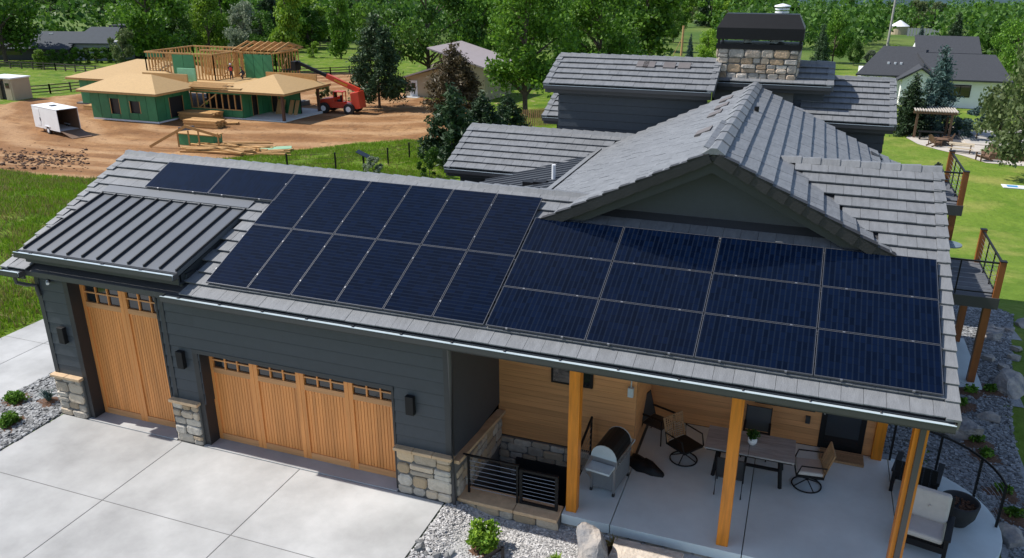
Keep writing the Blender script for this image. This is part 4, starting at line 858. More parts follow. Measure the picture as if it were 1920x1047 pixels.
def slabrock(b_, label, seed):
    import bmesh
    bm = bmesh.new(); bmesh.ops.create_cube(bm, size=1); bmesh.ops.subdivide_edges(bm, edges=bm.edges[:], cuts=9, use_grid_fill=True); x0, x1, y0, y1, z0, z1 = b_
    for v in bm.verts:
        k = v.co.copy(); n_ = noise.noise(k*3+Vector((seed*3.1, 0, 0))); e_ = max(abs(k.x), abs(k.y)) > .49
        v.co = Vector((k.x*(x1-x0)*(1+.05*n_), k.y*(y1-y0)*(1+.09*n_), k.z*(z1-z0)+.018*noise.noise(k*9)-(.03*abs(n_) if e_ and k.z > .4 else 0)))
    me = bpy.data.meshes.new('stone_slab'); bm.to_mesh(me); bm.free(); o = link('stone_slab', me, None, ((x0+x1)/2, (y0+y1)/2, (z0+z1)/2), 'rockp'); return tag(o, label, 'stone')
boulder((8.75, -.55, .02), (.36, .46, .5), 'upright pale and black boulder beside the flat stone slab', 'boulder', 3, .4)
slabrock((9.05, 10.36, -.78, -.03, -.3, .06), 'long flat cream stone slab below the patio edge', 5); slabrock((8.95, 9.9, -1.3, -.82, -.3, -.06), 'second flat stone step in front of the long slab', 6)
boulder((10.85, -.15, -.2), (.34, .2, .16), 'small pale stone tucked under the slab edge by the flat stone', 'rockp', 6)
boulder((11.6, -.2, -.22), (.36, .2, .14), 'grey stone at the foot of the patio edge', 'boulder', 7, .3)
for k, (px, py, s, lb) in enumerate(((1795, 812, .55, 'tall brown boulder on the shaded slope behind the curved railing'), (1890, 735, .6, 'big grey boulder on the slope past the slab'), (1893, 1010, .35, 'dark boulder beside the rounded slab edge'), (1850, 790, .3, 'small boulder on the slope among the shrubs'))):
    q = onZ(px, py, -.2); boulder((q[0], q[1], -.1), (s, s*.75, s*.6), lb, 'boulder', 20+k, k)
for k in range(9):
    q = gp(1880+random.uniform(-30, 39), 640+random.uniform(-30, 60)); s = random.uniform(.15, .4); boulder((q[0], q[1], th_(q[0], q[1])+.05), (s, s*.8, s*.6), 'grey boulder in the rock edging between gravel and lawn', 'boulder', 40+k, k)['group'] = 'rock edging'
for k in range(16):
    q = np.array([5.75+random.uniform(-.25, .45), -1.75+random.uniform(-.4, .4)]); s = random.uniform(.06, .13); boulder((*q, .02+th_(*q)), (s, s*.8, s*.6), 'smooth dark cobble in the pile beside the driveway corner', 'gravel_d', 60+k, k)['group'] = 'dark cobbles by the driveway'
def mulch(loc, r_):
    n = 20; mb = MB(); mb.v = [(0, 0, .06)]+[(r_*(1+.2*math.sin(3*a+loc[0]*9)+.12*math.sin(7*a))*math.cos(a), r_*(1+.2*math.sin(3*a+loc[0]*9))*math.sin(a), 0) for a in np.linspace(0, 2*math.pi, n, False)]
    mb.f = [(0, 1+k, 1+(k+1) % n) for k in range(n)]; o = obj('mulch_patch', mb, 'mulch', None, loc); o['kind'] = 'structure'
def shrub(loc, rad, h, n, m, label, leaf=.05, grp=None, name='shrub'):
    t_ = thing(name, label, 'shrub', loc, random.uniform(0, 6), grp)
    mb = MB()
    for k in range(9): a = k*.7; mb.tube([(0, 0, 0), (rad*.4*math.cos(a), rad*.4*math.sin(a), h*.4), (rad*.75*math.cos(a+.3), rad*.75*math.sin(a+.3), h*.8)], [.012, .008, .004], 5)
    obj('stems', mb, 'bark', t_); r = random.Random(n)
    bl = [((r.uniform(-.55, .55)*rad, r.uniform(-.55, .55)*rad, h*r.uniform(.25, .8)), rad*r.uniform(.3, .5)) for _ in range(18)]
    def f(q, n_):
        idx = q.integers(0, len(bl), n_); d = q.normal(size=(n_, 3)); d /= np.linalg.norm(d, axis=1)[:, None]; c = np.array([b_[0] for b_ in bl])[idx]; R = np.array([b_[1] for b_ in bl])[idx][:, None]; p = c+d*R*q.uniform(.4, 1.1, (n_, 1)); p[:, 2] = np.maximum(p[:, 2], .02); return p
    link('leaves', leafcloud(n, f, leaf, 1.7, n), t_, m=m)
def tuft(loc, h, n, m, label, wd=.02, grp=None, name='grass_tuft', cat='plant'):
    t_ = thing(name, label, cat, loc, 0, grp); mb = MB(); r = random.Random(n+int(h*100))
    for k in range(n):
        a = r.uniform(0, 6.28); ln_ = h*r.uniform(.6, 1.1); lean = r.uniform(.15, .8); d = np.array([math.cos(a), math.sin(a), 0]); s_ = np.array([-math.sin(a), math.cos(a), 0])*wd
        p0 = d*.03; p1 = d*lean*ln_*.5+np.array([0, 0, ln_*.62]); p2 = d*lean*ln_+np.array([0, 0, ln_*(.95-.4*lean)]); mb.add([p0-s_, p0+s_, p1+s_*.8, p1-s_*.8, p2], [(0, 1, 2, 3), (3, 2, 4)])
    link('blades', mb.mesh('blades'), t_, m=m)
q = (6.62, -.95); mulch((*q, th_(*q)), .45); shrub((*q, th_(*q)), .37, .58, 2200, 'L_bright', 'bright green rounded shrub in the pale gravel', .05)
q = (8.15, -1.0); mulch((*q, th_(*q)), .32); tuft((*q, th_(*q)), .35, 90, 'L_bright', 'green grass tuft growing in mulch near the upright boulder')
q = (9.05, -.12); mulch((*q, th_(*q)), .3); tuft((*q, th_(*q)), .32, 110, 'drygrass', 'yellowish grass tuft between the boulder and the patio edge')
SA, SB, SY = onZ(30, 748, .1), onZ(16, 790, .1), onZ(93, 752, .05)
for x, y, lb in ((SA[0], SA[1], 'low dark green shrub in the left gravel bed nearer the side driveway'), (SB[0], SB[1], 'low dark green shrub in the left gravel bed nearer the wide driveway')): mulch((x, y, .03), .42); shrub((x, y, .03), .3, .24, 1300, 'L_broad', lb, .04)
mulch((SY[0], SY[1], .03), .36); tuft((SY[0], SY[1], .03), .42, 90, 'L_spruce', 'spiky yucca plant beside the stone corner of the garage', .014, None, 'yucca_plant')
for k, (px, py) in enumerate(((1800, 770), (1830, 835), (1770, 795), (1845, 860), (1880, 930), (1900, 975), (1815, 745), (1855, 745))):
    q = onZ(px, py, -.25); mulch((q[0], q[1], th_(q[0], q[1])+.02), .4); shrub((q[0], q[1], th_(q[0], q[1])+.02), .2, .18, 300, 'L_broad', 'low green plant in a mulch patch on the shaded gravel slope', .05, 'plants on the gravel slope')
wf = thing('steel_frame', 'black steel frame standing in the pale gravel', 'frame', (7.05, -1.45, th_(7, -1.4)))
for a, b_ in (((-.3, -.3), (.05, .35)), ((.05, .35), (.25, -.25))): obj('bar', MB().beam((*a, .3), (*b_, .3), .05, .05), 'black', wf)
for a in ((-.3, -.3), (.05, .35), (.25, -.25)): obj('leg', MB().box(a[0]-.025, a[0]+.025, a[1]-.025, a[1]+.025, 0, .3), 'black', wf)
# ------------------------------------------------------------------ building site
GZ = -4.6
B = thing('framed_house', 'half-built timber house with green sheathing and bare plywood hip roofs', 'building', (0, 0, 0))
def hip(x0, x1, y0, y1, z, rise, ov=.0):
    cx, cy = (x0+x1)/2, (y0+y1)/2; hw = min(x1-x0, y1-y0)/2
    if x1-x0 >= y1-y0: r0, r1 = (x0+hw*1.0, cy), (x1-hw*1.0, cy)
    else: r0, r1 = (cx, y0+hw), (cx, y1-hw)
    if abs(r0[0]-r1[0])+abs(r0[1]-r1[1]) < .2: r1 = (r0[0]+.3, r0[1])
    e = [(x0, y0, z), (x1, y0, z), (x1, y1, z), (x0, y1, z)]; R = [(*r0, z+rise), (*r1, z+rise)]
    faces = [[e[0], e[1], R[1], R[0]], [e[2], e[3], R[0], R[1]], [e[1], e[2], R[1]], [e[3], e[0], R[0]]] if x1-x0 >= y1-y0 else [[e[0], e[1], R[0]], [e[1], e[2], R[1], R[0]], [e[2], e[3], R[1]], [e[3], e[0], R[0], R[1]]]
    ro = obj('roof', MB().box(x0+.02, x1-.02, y0+.02, y1-.02, z-.2, z-.02), 'lumber', B)
    for f_ in faces: obj('roof_sheet', MB().prism(f_, (0, 0, .03)), 'osb', ro)
def sheath(a, b_, z0, z1, ops=(), nrm=(0, -1, 0)):
    """green panels 1.22 m wide along a wall, each its own board; openings are (u0, u1, z0, z1)"""
    a = np.array(a, float); b_ = np.array(b_, float); l = np.linalg.norm(b_-a); U = (b_-a)/l; Nn = np.array(nrm, float); n = max(1, round(l/1.22))
    w_ = obj('wall', MB().obox(np.array([*a, z0])-np.array([*(Nn[:2]*.16), 0]), (*U, 0), Nn, (0, 0, 1), l, .02, z1-z0), 'jamb', B)
    for k in range(n):
        for p, q, r_, s_ in rects(l*k/n+.022, l*(k+1)/n-.022, z0, z1, ops):
            obj('wall_sheet', MB().obox(np.array([*(a+U*p), r_]), (*U, 0), Nn, (0, 0, 1), q-p, .02, s_-r_), 'greenwrap', w_)
    for o_ in ops:
        for u in (o_[0], o_[1]-.08): obj('window_frame', MB().obox(np.array([*(a+U*u), o_[2]]), (*U, 0), Nn, (0, 0, 1), .08, .03, o_[3]-o_[2]), 'lumber', w_)
    return w_
def studs(a, b_, z0, z1, step=.6, brace=True):
    a = np.array(a, float); b_ = np.array(b_, float); l = np.linalg.norm(b_-a); U = (b_-a)/l; n = int(l/step)
    for k in range(n+1): p = a+U*l*k/n; obj('stud', MB().box(p[0]-.055, p[0]+.055, p[1]-.055, p[1]+.055, z0+.09, z1-.15), 'lumber', B)
    obj('bottom_plate', MB().beam((*a, z0+.04), (*b_, z0+.04), .14, .09), 'lumber', B); obj('top_plate', MB().beam((*a, z1-.07), (*b_, z1-.07), .16, .15), 'lumber', B)
    if brace: obj('brace', MB().beam((*(a+U*l*.15), z0+.1), (*(a+U*l*.55), z1-.2), .06, .12), 'lumber', B)
obj('foundation', MB().box(-60, -51.3, 52.9, 60, GZ-.6, GZ+.18), 'white', B); obj('foundation', MB().box(-70, -45, 60, 71, GZ-.6, GZ+.18), 'mortar', B); obj('inner_shade_sheet', MB().box(-51.2, -44.7, 60.4, 60.5, GZ+.18, -1.65), 'jamb', B); obj('foundation', MB().box(-51.3, -39.4, 57.9, 66, GZ-.6, GZ+.12), 'patio', B)  # dark sheet added for the interior's shade; rear foundation darkened with it
z1 = -1.65
sheath((-60, 52.9), (-51.3, 52.9), GZ+.18, z1, [(2.6, 3.9, -3.9, -2.3), (5.2, 6.6, -3.7, -2.45)])
sheath((-51.3, 52.9), (-51.3, 57.9), GZ+.18, z1, [(1.8, 3.9, -4.3, -2.2)], (1, 0, 0)); sheath((-60, 60), (-60, 52.9), GZ+.18, z1, (), (-1, 0, 0))
hip(-61, -50.4, 52.1, 58.9, -1.5, 1.45)
sheath((-69, 60), (-60, 60), GZ+.18, z1); sheath((-69, 70), (-69, 60), GZ+.18, z1, (), (-1, 0, 0)); hip(-70.2, -55, 59.2, 70.5, -1.45, 1.7)
# middle: studs over green knee walls
sheath((-51.3, 57.95), (-44.6, 57.95), GZ+.18, -3.7); studs((-51.2, 58.0), (-44.7, 58.0), -3.7, -1.75, .75); sheath((-51.3, 57.95), (-44.6, 57.95), -2.05, -1.6)
obj('floor_deck', MB().box(-61, -44.4, 57.6, 70, -1.6, -1.35), 'osb', B)
for k in range(6): obj('board', MB().box(-51.4+random.uniform(-.4, .4), -46+random.uniform(-1, .6), 57.3+k*.3, 57.55+k*.3, -1.35+.05*k, -1.3+.05*k), 'lumber', B)
# second storey
sheath((-60.5, 62), (-57.8, 62), .95, 1.5); studs((-60.5, 62), (-51, 62), -1.35, 1.55, .42); studs((-51, 62), (-51, 70), -1.35, 1.55, .42); studs((-60.5, 62), (-60.5, 70), -1.35, 1.55, .5); studs((-60.5, 70), (-51, 70), -1.35, 1.55, .5); studs((-56, 66), (-51, 66), -1.35, 1.55, .5)
sheath((-56.6, 61.93), (-53.6, 61.93), -1.35, 1.35); sheath((-49.6, 65.5), (-45.8, 65.5), -1.35, 1.3); studs((-51, 65.6), (-45.4, 65.6), -1.35, 1.55, .45); studs((-45.4, 65.6), (-45.4, 70), -1.35, 1.55, .5)
obj('sheet_stack', MB().box(-54.6, -52.2, 60.2, 60.4, -1.3, .1), mat('pale_green_board', (.22, .5, .3), .6), B)
obj('parapet', MB().box(-58.3, -52.2, 58.9, 59.05, -1.35, -.35), 'osb', B); obj('parapet', MB().box(-46.4, -39.8, 64.9, 65.05, -1.6, -.5), 'lumber', B)
for k in range(7): x = -50.8+k*.95; obj('truss', MB().beam((x, 65.2, 1.7), (x, 68, 2.45), .08, .2).beam((x, 68, 2.45), (x, 70.8, 1.7), .08, .2).beam((x, 65.2, 1.7), (x, 70.8, 1.7), .08, .14), 'lumber', B)
0 and obj('roof_sheet', MB().hexa([(-50, 64.7, 1.66), (-44.6, 64.7, 1.66), (-44.6, 67.5, 2.7), (-50, 67.5, 2.7), (-50, 64.7, 1.72), (-44.6, 64.7, 1.72), (-44.6, 67.5, 2.76), (-50, 67.5, 2.76)]), 'osb', B)
# open pavilion wing
hip(-47, -38.8, 57.4, 66.2, -1.62, 1.35)
for x, y in ((-39.6, 58.05), (-39.7, 64.8)): obj('pavilion_post', MB().box(x-.13, x+.13, y-.13, y+.13, GZ, -1.8), mat('brown_post', (.10, .05, .03), .7), B)
sheath((-44.6, 62.5), (-40.5, 62.5), GZ+.12, -1.7, [(0.4, 1.3, -4.5, -2.3)]); sheath((-44.6, 57.95), (-44.6, 62.5), GZ+.12, -1.7, [(1.6, 2.6, -4.5, -2.3)], (1, 0, 0))
for x, w_ in ((-43.2, 1.0), (-41.6, .5), (-40.9, .45)): obj('leaning_sheet', MB().hexa([(x, 61.6, GZ+.12), (x+w_, 61.6, GZ+.12), (x+w_, 61.65, GZ+.12), (x, 61.65, GZ+.12), (x, 62.3, GZ+1.6), (x+w_, 62.3, GZ+1.6), (x+w_, 62.35, GZ+1.6), (x, 62.35, GZ+1.6)]), 'osb', B)
# lumber
def pile(px, py, n, ln_, label, rot, spread=1.0, hgt=3, s=.12):
    q = gp(px, py); t_ = thing('lumber_stack', label, 'lumber', (q[0], q[1], th_(q[0], q[1])), rot); r = random.Random(n)
    for k in range(n):
        a = r.uniform(-.05, .05) if spread < 1.5 else r.uniform(-.35, .35); l = ln_*r.uniform(.7, 1.05); y = r.uniform(-spread, spread); z = s*(k % hgt)+.07; x = r.uniform(-.4, .4)
        if spread < .9: y = -spread+(k//hgt)*.27; x = r.uniform(-.12, .12); a = r.uniform(-.02, .02); l = ln_*r.uniform(.94, 1.0)
        d = np.array([math.cos(a), math.sin(a), 0]); c = np.array([x, y, z])
        obj('board', MB().beam(c-d*l/2, c+d*l/2, r.choice([.16, .28]), .12), 'lumber', t_)
pile(378, 224, 56, 4.2, 'neat stack of lumber beside the framed house door', .1, .8, 8, .1); pile(385, 238, 42, 4.0, 'second lumber stack in front of the framed house', .05, .7, 7, .1); pile(430, 233, 6, 1.8, 'small heap of lumber offcuts by the pavilion', .5, .5, 2, .08)
pile(185, 205, 20, 2.8, 'lumber heap by the left wall of the framed house', 0, .6, 4)
pile(430, 282, 34, 7.0, 'long boards strewn on the dirt below the site', .12, 1.9, 3, .14); pile(500, 287, 12, 4.5, 'scattered boards at the edge of the green strip', .25, 1.2, 2, .09)
q = gp(345, 281); tr = thing('roof_truss', 'timber gable truss lying over a green crate on the dirt', 'truss', (q[0], q[1], th_(q[0], q[1])), .12)
obj('rafter', MB().beam((-3.4, 0, .1), (.2, .4, 2.0), .1, .22), 'lumber', tr); obj('rafter', MB().beam((.2, .4, 2.0), (3.4, .6, 1.2), .1, .24), 'lumber', tr); obj('ridge_plate', MB().beam((-.5, .38, 1.72), (1.0, .5, 1.9), .12, .34), mat('grey_plate', (.13, .13, .14), .6), tr)
for x in (-.8, .3, 1.3, 3.2): obj('web', MB().beam((x, .5, .1), (x, .5, 1.6 if x < 3 else 1.5), .09, .12), 'lumber', tr)
q = gp(352, 279); t_ = thing('green_crate', 'dark green crate of sheathing under the timber truss', 'crate', (q[0], q[1]+1.2, th_(q[0], q[1]))); obj('crate_body', MB().box(-2, 1.9, 0, 1.2, 0, 1.0), 'greenwrap', t_); obj('crate_lid', MB().box(-2.1, 2, -.1, 1.3, 1.003, 1.07), 'lumber', t_)
q = gp(512, 283); t_ = thing('plywood_sheets', 'pale green plywood sheets lying beside the strewn boards', 'plywood', (q[0], q[1], th_(q[0], q[1])+.02), .3)
for k in range(4): o = obj('sheet', MB().box(-1.6, 1.6, -.6, .6, k*.06, k*.06+.04), ('lumber', 'greenwrap', 'lumber', mat('pale_green_sheet', (.25, .42, .26), .6))[k] if k != 3 else MATS['pale_green_sheet'], t_); o.rotation_euler = (0, 0, .1*k)
# dirt clods
mb = MB(); r = random.Random(4)
for k in range(420):
    q = gp(r.uniform(0, 165), r.gauss(300, 9)); s = r.uniform(.06, .18)*(1 if r.random() < .9 else 1.7); rock(mb, (q[0], q[1], th_(q[0], q[1])+s*.1), s, r)
o = obj('dirt_clods', mb, mat('dark_soil', (.075, .04, .024), .95, .3, 6)); tag(o, 'dark turned soil clods heaped on the dirt', 'soil', kind='stuff')
# cargo trailer
t_ = thing('cargo_trailer', 'white enclosed cargo trailer with rear ramp door open', 'trailer', (-57.0, 45.75, GZ), math.radians(-17))
mb = MB(); mb.box(-2.6, 2.5, -1.0, -.96, .5, 2.5); mb.box(-2.6, 2.5, .96, 1.0, .5, 2.5); mb.box(-2.6, -2.55, -1, 1, .5, 2.5); mb.box(-2.6, 2.5, -1, 1, .45, .52); mb.box(-2.62, 2.52, -1.02, 1.02, 2.5, 2.56); obj('body', mb, 'white', t_, bevel=.02)
obj('lining', MB().box(-2.5, 2.45, .9, .955, .55, 2.45).box(-2.54, -2.5, -.95, .9, .55, 2.45), 'brownwood', t_); obj('door', MB().box(-1.9, -1.15, -1.02, -1.0, .7, 2.3), 'white', t_, bevel=.01); obj('door_latch', MB().box(-1.2, -1.12, -1.05, -1.02, 1.2, 1.5), 'black', t_)
obj('ramp', MB().hexa([(2.5, -.95, .5), (4.6, -.95, .03), (4.6, .95, .03), (2.5, .95, .5), (2.5, -.95, .56), (4.6, -.95, .1), (4.6, .95, .1), (2.5, .95, .56)]), 'brownwood', t_); obj('roof_hatch', MB().box(-.5, 0, -.25, .25, 2.56, 2.63), 'trim', t_)
for y in (-1.02, .82):
    w_ = obj('wheel', MB().cyl((.1, y, .36), .36, 0, .2, 18, axis=1), 'rubber', t_); obj('rim', MB().cyl((.1, y-.01, .36), .2, 0, .02, 14, axis=1), 'white', w_)
    obj('fender', MB().box(-.4, .6, y-.04, y+.22, .74, .8), 'white', t_)
obj('hitch', MB().beam((-2.6, .5, .45), (-3.9, 0, .45), .1, .1).beam((-2.6, -.5, .45), (-3.9, 0, .45), .1, .1), 'black', t_)
# shed
t_ = thing('garden_shed', 'cream shed with dark open doorway at the fence', 'shed', (-80.8, 59.3, GZ), -.05); obj('wall', MB().box(-2.4, 1.9, 1.0, 2.4, 0, 2.55).box(.5, 1.9, 0, 1.0, 0, 2.55).box(-2.4, -.7, 0, 1, 0, 2.55), 'tan', t_); obj('roof', MB().box(-2.55, 2.05, -.15, 2.55, 2.55, 2.7), 'white', t_); obj('doorway', MB().box(-.7, .5, .35, .4, 0, 2.2), 'jamb', t_)
dd = obj('door', MB().box(.62, 1.6, -.04, 0, .05, 2.3), 'tan', t_); obj('window', MB().box(.75, 1.45, -.06, -.04, 1.45, 2.05), 'glass', dd)
# telehandler
t_ = thing('telehandler', 'red and black telescopic handler with its boom raised over the pavilion', 'machine', (-37.9, 66.4, -4.79), .08)
obj('chassis', MB().box(-2.2, 2.6, -.75, .75, .6, 1.15).hexa([(-2.2, -.7, 1.15), (-.3, -.7, 1.15), (-.3, .7, 1.15), (-2.2, .7, 1.15), (-2.1, -.7, 1.5), (-.3, -.7, 1.75), (-.3, .7, 1.75), (-2.1, .7, 1.5)]), 'redpaint', t_, bevel=.05)
obj('counterweight', MB().hexa([(1.8, -.8, .55), (2.8, -.8, .65), (2.8, .8, .65), (1.8, .8, .55), (1.6, -.75, 2.3), (2.6, -.75, 2.5), (2.6, .75, 2.5), (1.6, .75, 2.3)]), 'redpaint', t_, bevel=.05)
cb = obj('cab', MB().box(-.4, .8, -.85, .0, 1.15, 1.3), 'redpaint', t_); obj('cab_roof', MB().box(-.4, .8, -.85, 0, 2.35, 2.45), 'redpaint', cb); obj('cab_glass', MB().box(-.395, -.375, -.8, -.05, 1.5, 2.35), 'glass', cb)
for x in (-.36, .74):
    for y in (-.82, -.04): obj('cab_pillar', MB().box(x-.04, x+.04, y-.04, y+.04, 1.3, 2.35), 'redpaint', cb)
obj('seat', MB().box(-.05, .45, -.65, -.2, 1.3, 1.5).box(.35, .5, -.65, -.2, 1.5, 2.0), 'black', cb)
for x, y in ((-1.5, -1.05), (-1.5, 1.05), (1.55, -1.05), (1.55, 1.05)):
    w_ = obj('wheel', MB().cyl((x, y, .6), .6, -.22, .22, 22, axis=1), 'rubber', t_); obj('rim', MB().cyl((x, y, .6), .3, -.235, .235, 16, axis=1), 'white', w_)
tip = onY(560, 116, 66.2)-np.array([-37.9, 66.4, -4.79]); rear = np.array([2.3, .3, 2.45]); mid = rear+(tip-rear)*.52
bo = obj('boom', MB().beam(rear, mid, .42, .5), 'redpaint', t_); obj('boom_extension', MB().beam(mid, tip, .3, .34), 'black', bo); obj('boom_stripe', MB().beam(rear+(mid-rear)*.35+np.array([0, -.23, 0]), rear+(mid-rear)*.75+np.array([0, -.23, 0]), .02, .2), mat('amber_decal', (.6, .3, .02), .5), bo)
obj('carriage', MB().box(tip[0]-.5, tip[0]+.1, tip[1]-.6, tip[1]+.6, tip[2]-.9, tip[2]+.1), 'black', bo)
for y in (-.4, .4): obj('fork', MB().box(tip[0]-1.7, tip[0]-.5, tip[1]+y-.06, tip[1]+y+.06, tip[2]-.9, tip[2]-.8), 'black', bo)
obj('headlight', MB().box(-2.24, -2.2, -.6, -.4, 1.2, 1.35), 'white', t_); obj('mirror', MB().box(-1.9, -1.8, -1.0, -.8, 1.75, 2.0), 'black', t_)
# workers (small, far away)
def person(loc, rz, label, shirt, pants, crouch):
    me = bpy.data.meshes.new('person'); 
    if crouch: J = dict(pel=(0, 0, .42), ch=(0, -.18, .85), nk=(0, -.25, 1.02), hd=(0, -.3, 1.2), lk=(-.14, -.38, .45), lf=(-.14, -.2, .06), lt=(-.14, -.36, .03), rk=(.14, -.36, .42), rf=(.14, -.18, .06), rt=(.14, -.34, .03), ls=(-.2, -.2, .93), le=(-.26, -.4, .72), lh=(-.12, -.58, .6), rs=(.2, -.2, .93), re=(.26, -.4, .72), rh=(.12, -.58, .6))
    else: J = dict(pel=(0, 0, .92), ch=(0, -.03, 1.32), nk=(0, -.05, 1.5), hd=(0, -.08, 1.66), lk=(-.1, -.04, .5), lf=(-.12, 0, .08), lt=(-.12, -.17, .04), rk=(.1, -.08, .5), rf=(.13, 0, .08), rt=(.13, -.17, .04), ls=(-.2, -.02, 1.42), le=(-.27, -.05, 1.14), lh=(-.22, -.28, 1.0), rs=(.2, -.02, 1.42), re=(.27, -.05, 1.14), rh=(.22, -.28, 1.0))
    ks = list(J); rad = dict(pel=.15, ch=.16, nk=.06, hd=.11, lk=.07, rk=.07, lf=.05, rf=.05, lt=.045, rt=.045, ls=.07, rs=.07, le=.05, re=.05, lh=.045, rh=.045)
    E_ = [('pel', 'ch'), ('ch', 'nk'), ('nk', 'hd'), ('pel', 'lk'), ('lk', 'lf'), ('lf', 'lt'), ('pel', 'rk'), ('rk', 'rf'), ('rf', 'rt'), ('ch', 'ls'), ('ls', 'le'), ('le', 'lh'), ('ch', 'rs'), ('rs', 're'), ('re', 'rh')]
    me.from_pydata([J[k] for k in ks], [(ks.index(a), ks.index(b_)) for a, b_ in E_], [])
    o = link('person', me, None, loc, pants); o.rotation_euler = (0, 0, rz); o.modifiers.new('skin', 'SKIN')
    for k, sv in zip(ks, me.skin_vertices[0].data): sv.radius = (rad[k], rad[k]*.85); sv.use_root = k == 'pel'
    o.modifiers.new('sub', 'SUBSURF').levels = 1; tag(o, label, 'person')
    c = Vector(J['ch']); n_ = Vector(J['nk']); p = Vector(J['pel']); h_ = Vector(J['hd'])
    obj('shirt', MB().tube([p+(c-p)*.2, p+(c-p)*.6, c, c+(n_-c)*.6], [.16, .175, .19, .1], 12), shirt, o, smooth=True)
    obj('hard_hat', MB().lathe(tuple(h_+Vector((0, 0, .03))), [(.16, 0), (.13, .01), (.12, .08), (.02, .13)], 14), 'white' if shirt != 'navy' else 'black', o, smooth=True); obj('face', MB().lathe(tuple(h_+Vector((0, -.02, -.12))), [(.02, 0), (.09, .05), (.115, .12), (.1, .17)], 12), 'skin', o, smooth=True)
q = onY(434, 143, 63.5); person((q[0], 63.5, -1.35), .6, 'worker in red shirt standing on the upper floor of the framed house', 'redcloth', 'navy', False)
q = onY(458, 140, 64.3); person((q[0], 64.3, -1.35), -1.2, 'worker in dark clothes crouching by the low parapet of the framed house', 'navy', 'navy', True)
q = onY(388, 205, 58.8); person((q[0], 58.9, GZ+.18), .2, 'worker in yellow safety vest inside the framed ground floor', 'hiviz', 'navy', False)
# ------------------------------------------------------------------ fences
def rail_fence(pts, label, h=1.15, step=2.6, rails=3, m='fencewood', wire=False, rw=.05, rh=.13):
    t_ = thing('rail_fence', label, 'fence')
    for (ax, ay), (bx, by) in zip(pts, pts[1:]):
        l = math.hypot(bx-ax, by-ay); n = max(1, round(l/step)); P = [(ax+(bx-ax)*k/n, ay+(by-ay)*k/n) for k in range(n+1)]
        for x, y in P: z = th_(x, y); obj('post', MB().box(x-.075, x+.075, y-.075, y+.075, z-.3, z+h+.08), m, t_)
        for (x0, y0), (x1, y1) in zip(P, P[1:]):
            for k in range(rails): z = .3+(h-.35)*k/max(1, rails-1); obj('rail', MB().beam((x0, y0, th_(x0, y0)+z), (x1, y1, th_(x1, y1)+z), rw, rh), m, t_)
def G2(*px): return [tuple(gp(*p)[:2]) for p in px]
rail_fence(G2((0, 128), (105, 133), (200, 140)), 'dark three-rail fence in front of the hedge'); rail_fence(G2((45, 180), (95, 176), (170, 168)), 'dark rail fence between the shed and the framed house')
rail_fence(G2((560, 143), (620, 141), (690, 138)), 'dark rail fence along the paddock behind the telehandler', step=3); rail_fence(G2((600, 88), (690, 83), (760, 84)), 'far dark rail fence around the pale yard', step=4)
t_ = thing('post_fence', 'thin dark metal posts with wire along the green strip', 'fence'); P = G2((540, 322), (630, 318), (728, 308), (768, 297), (807, 278), (842, 262))
for x, y in P: z = th_(x, y); obj('post', MB().box(x-.05, x+.05, y-.05, y+.05, z-.2, z+1.35), 'black', t_)
for k in (.5, .9, 1.25): obj('wire', MB().tube([(x, y, th_(x, y)+k) for x, y in P], .012, 4), 'fencewood', t_)
q = gp(683, 322); t_ = thing('small_solar_light', 'small solar module on a dark pole in the green strip', 'solar light', (q[0], q[1], th_(q[0], q[1]))); obj('pole', MB().box(-.06, .06, -.06, .06, 0, 1.35), 'black', t_); obj('module', MB().hexa([(-.55, -.2, 1.5), (.55, -.35, 1.15), (.55, .15, 1.25), (-.55, .3, 1.6), (-.55, -.2, 1.54), (.55, -.35, 1.19), (.55, .15, 1.29), (-.55, .3, 1.64)]), 'glass', t_)
t_ = thing('board_fence', 'orange cedar board fence behind the metal roof', 'fence'); a, b_ = gp(968, 240), gp(1046, 232); n = 22
for k in range(n): x, y = a[0]+(b_[0]-a[0])*k/n, a[1]+(b_[1]-a[1])*k/n; z = th_(x, y); obj('board', MB().box(x, x+(b_[0]-a[0])/n-.015, y, y+.04, z, z+1.75), 'cedarfence', t_)
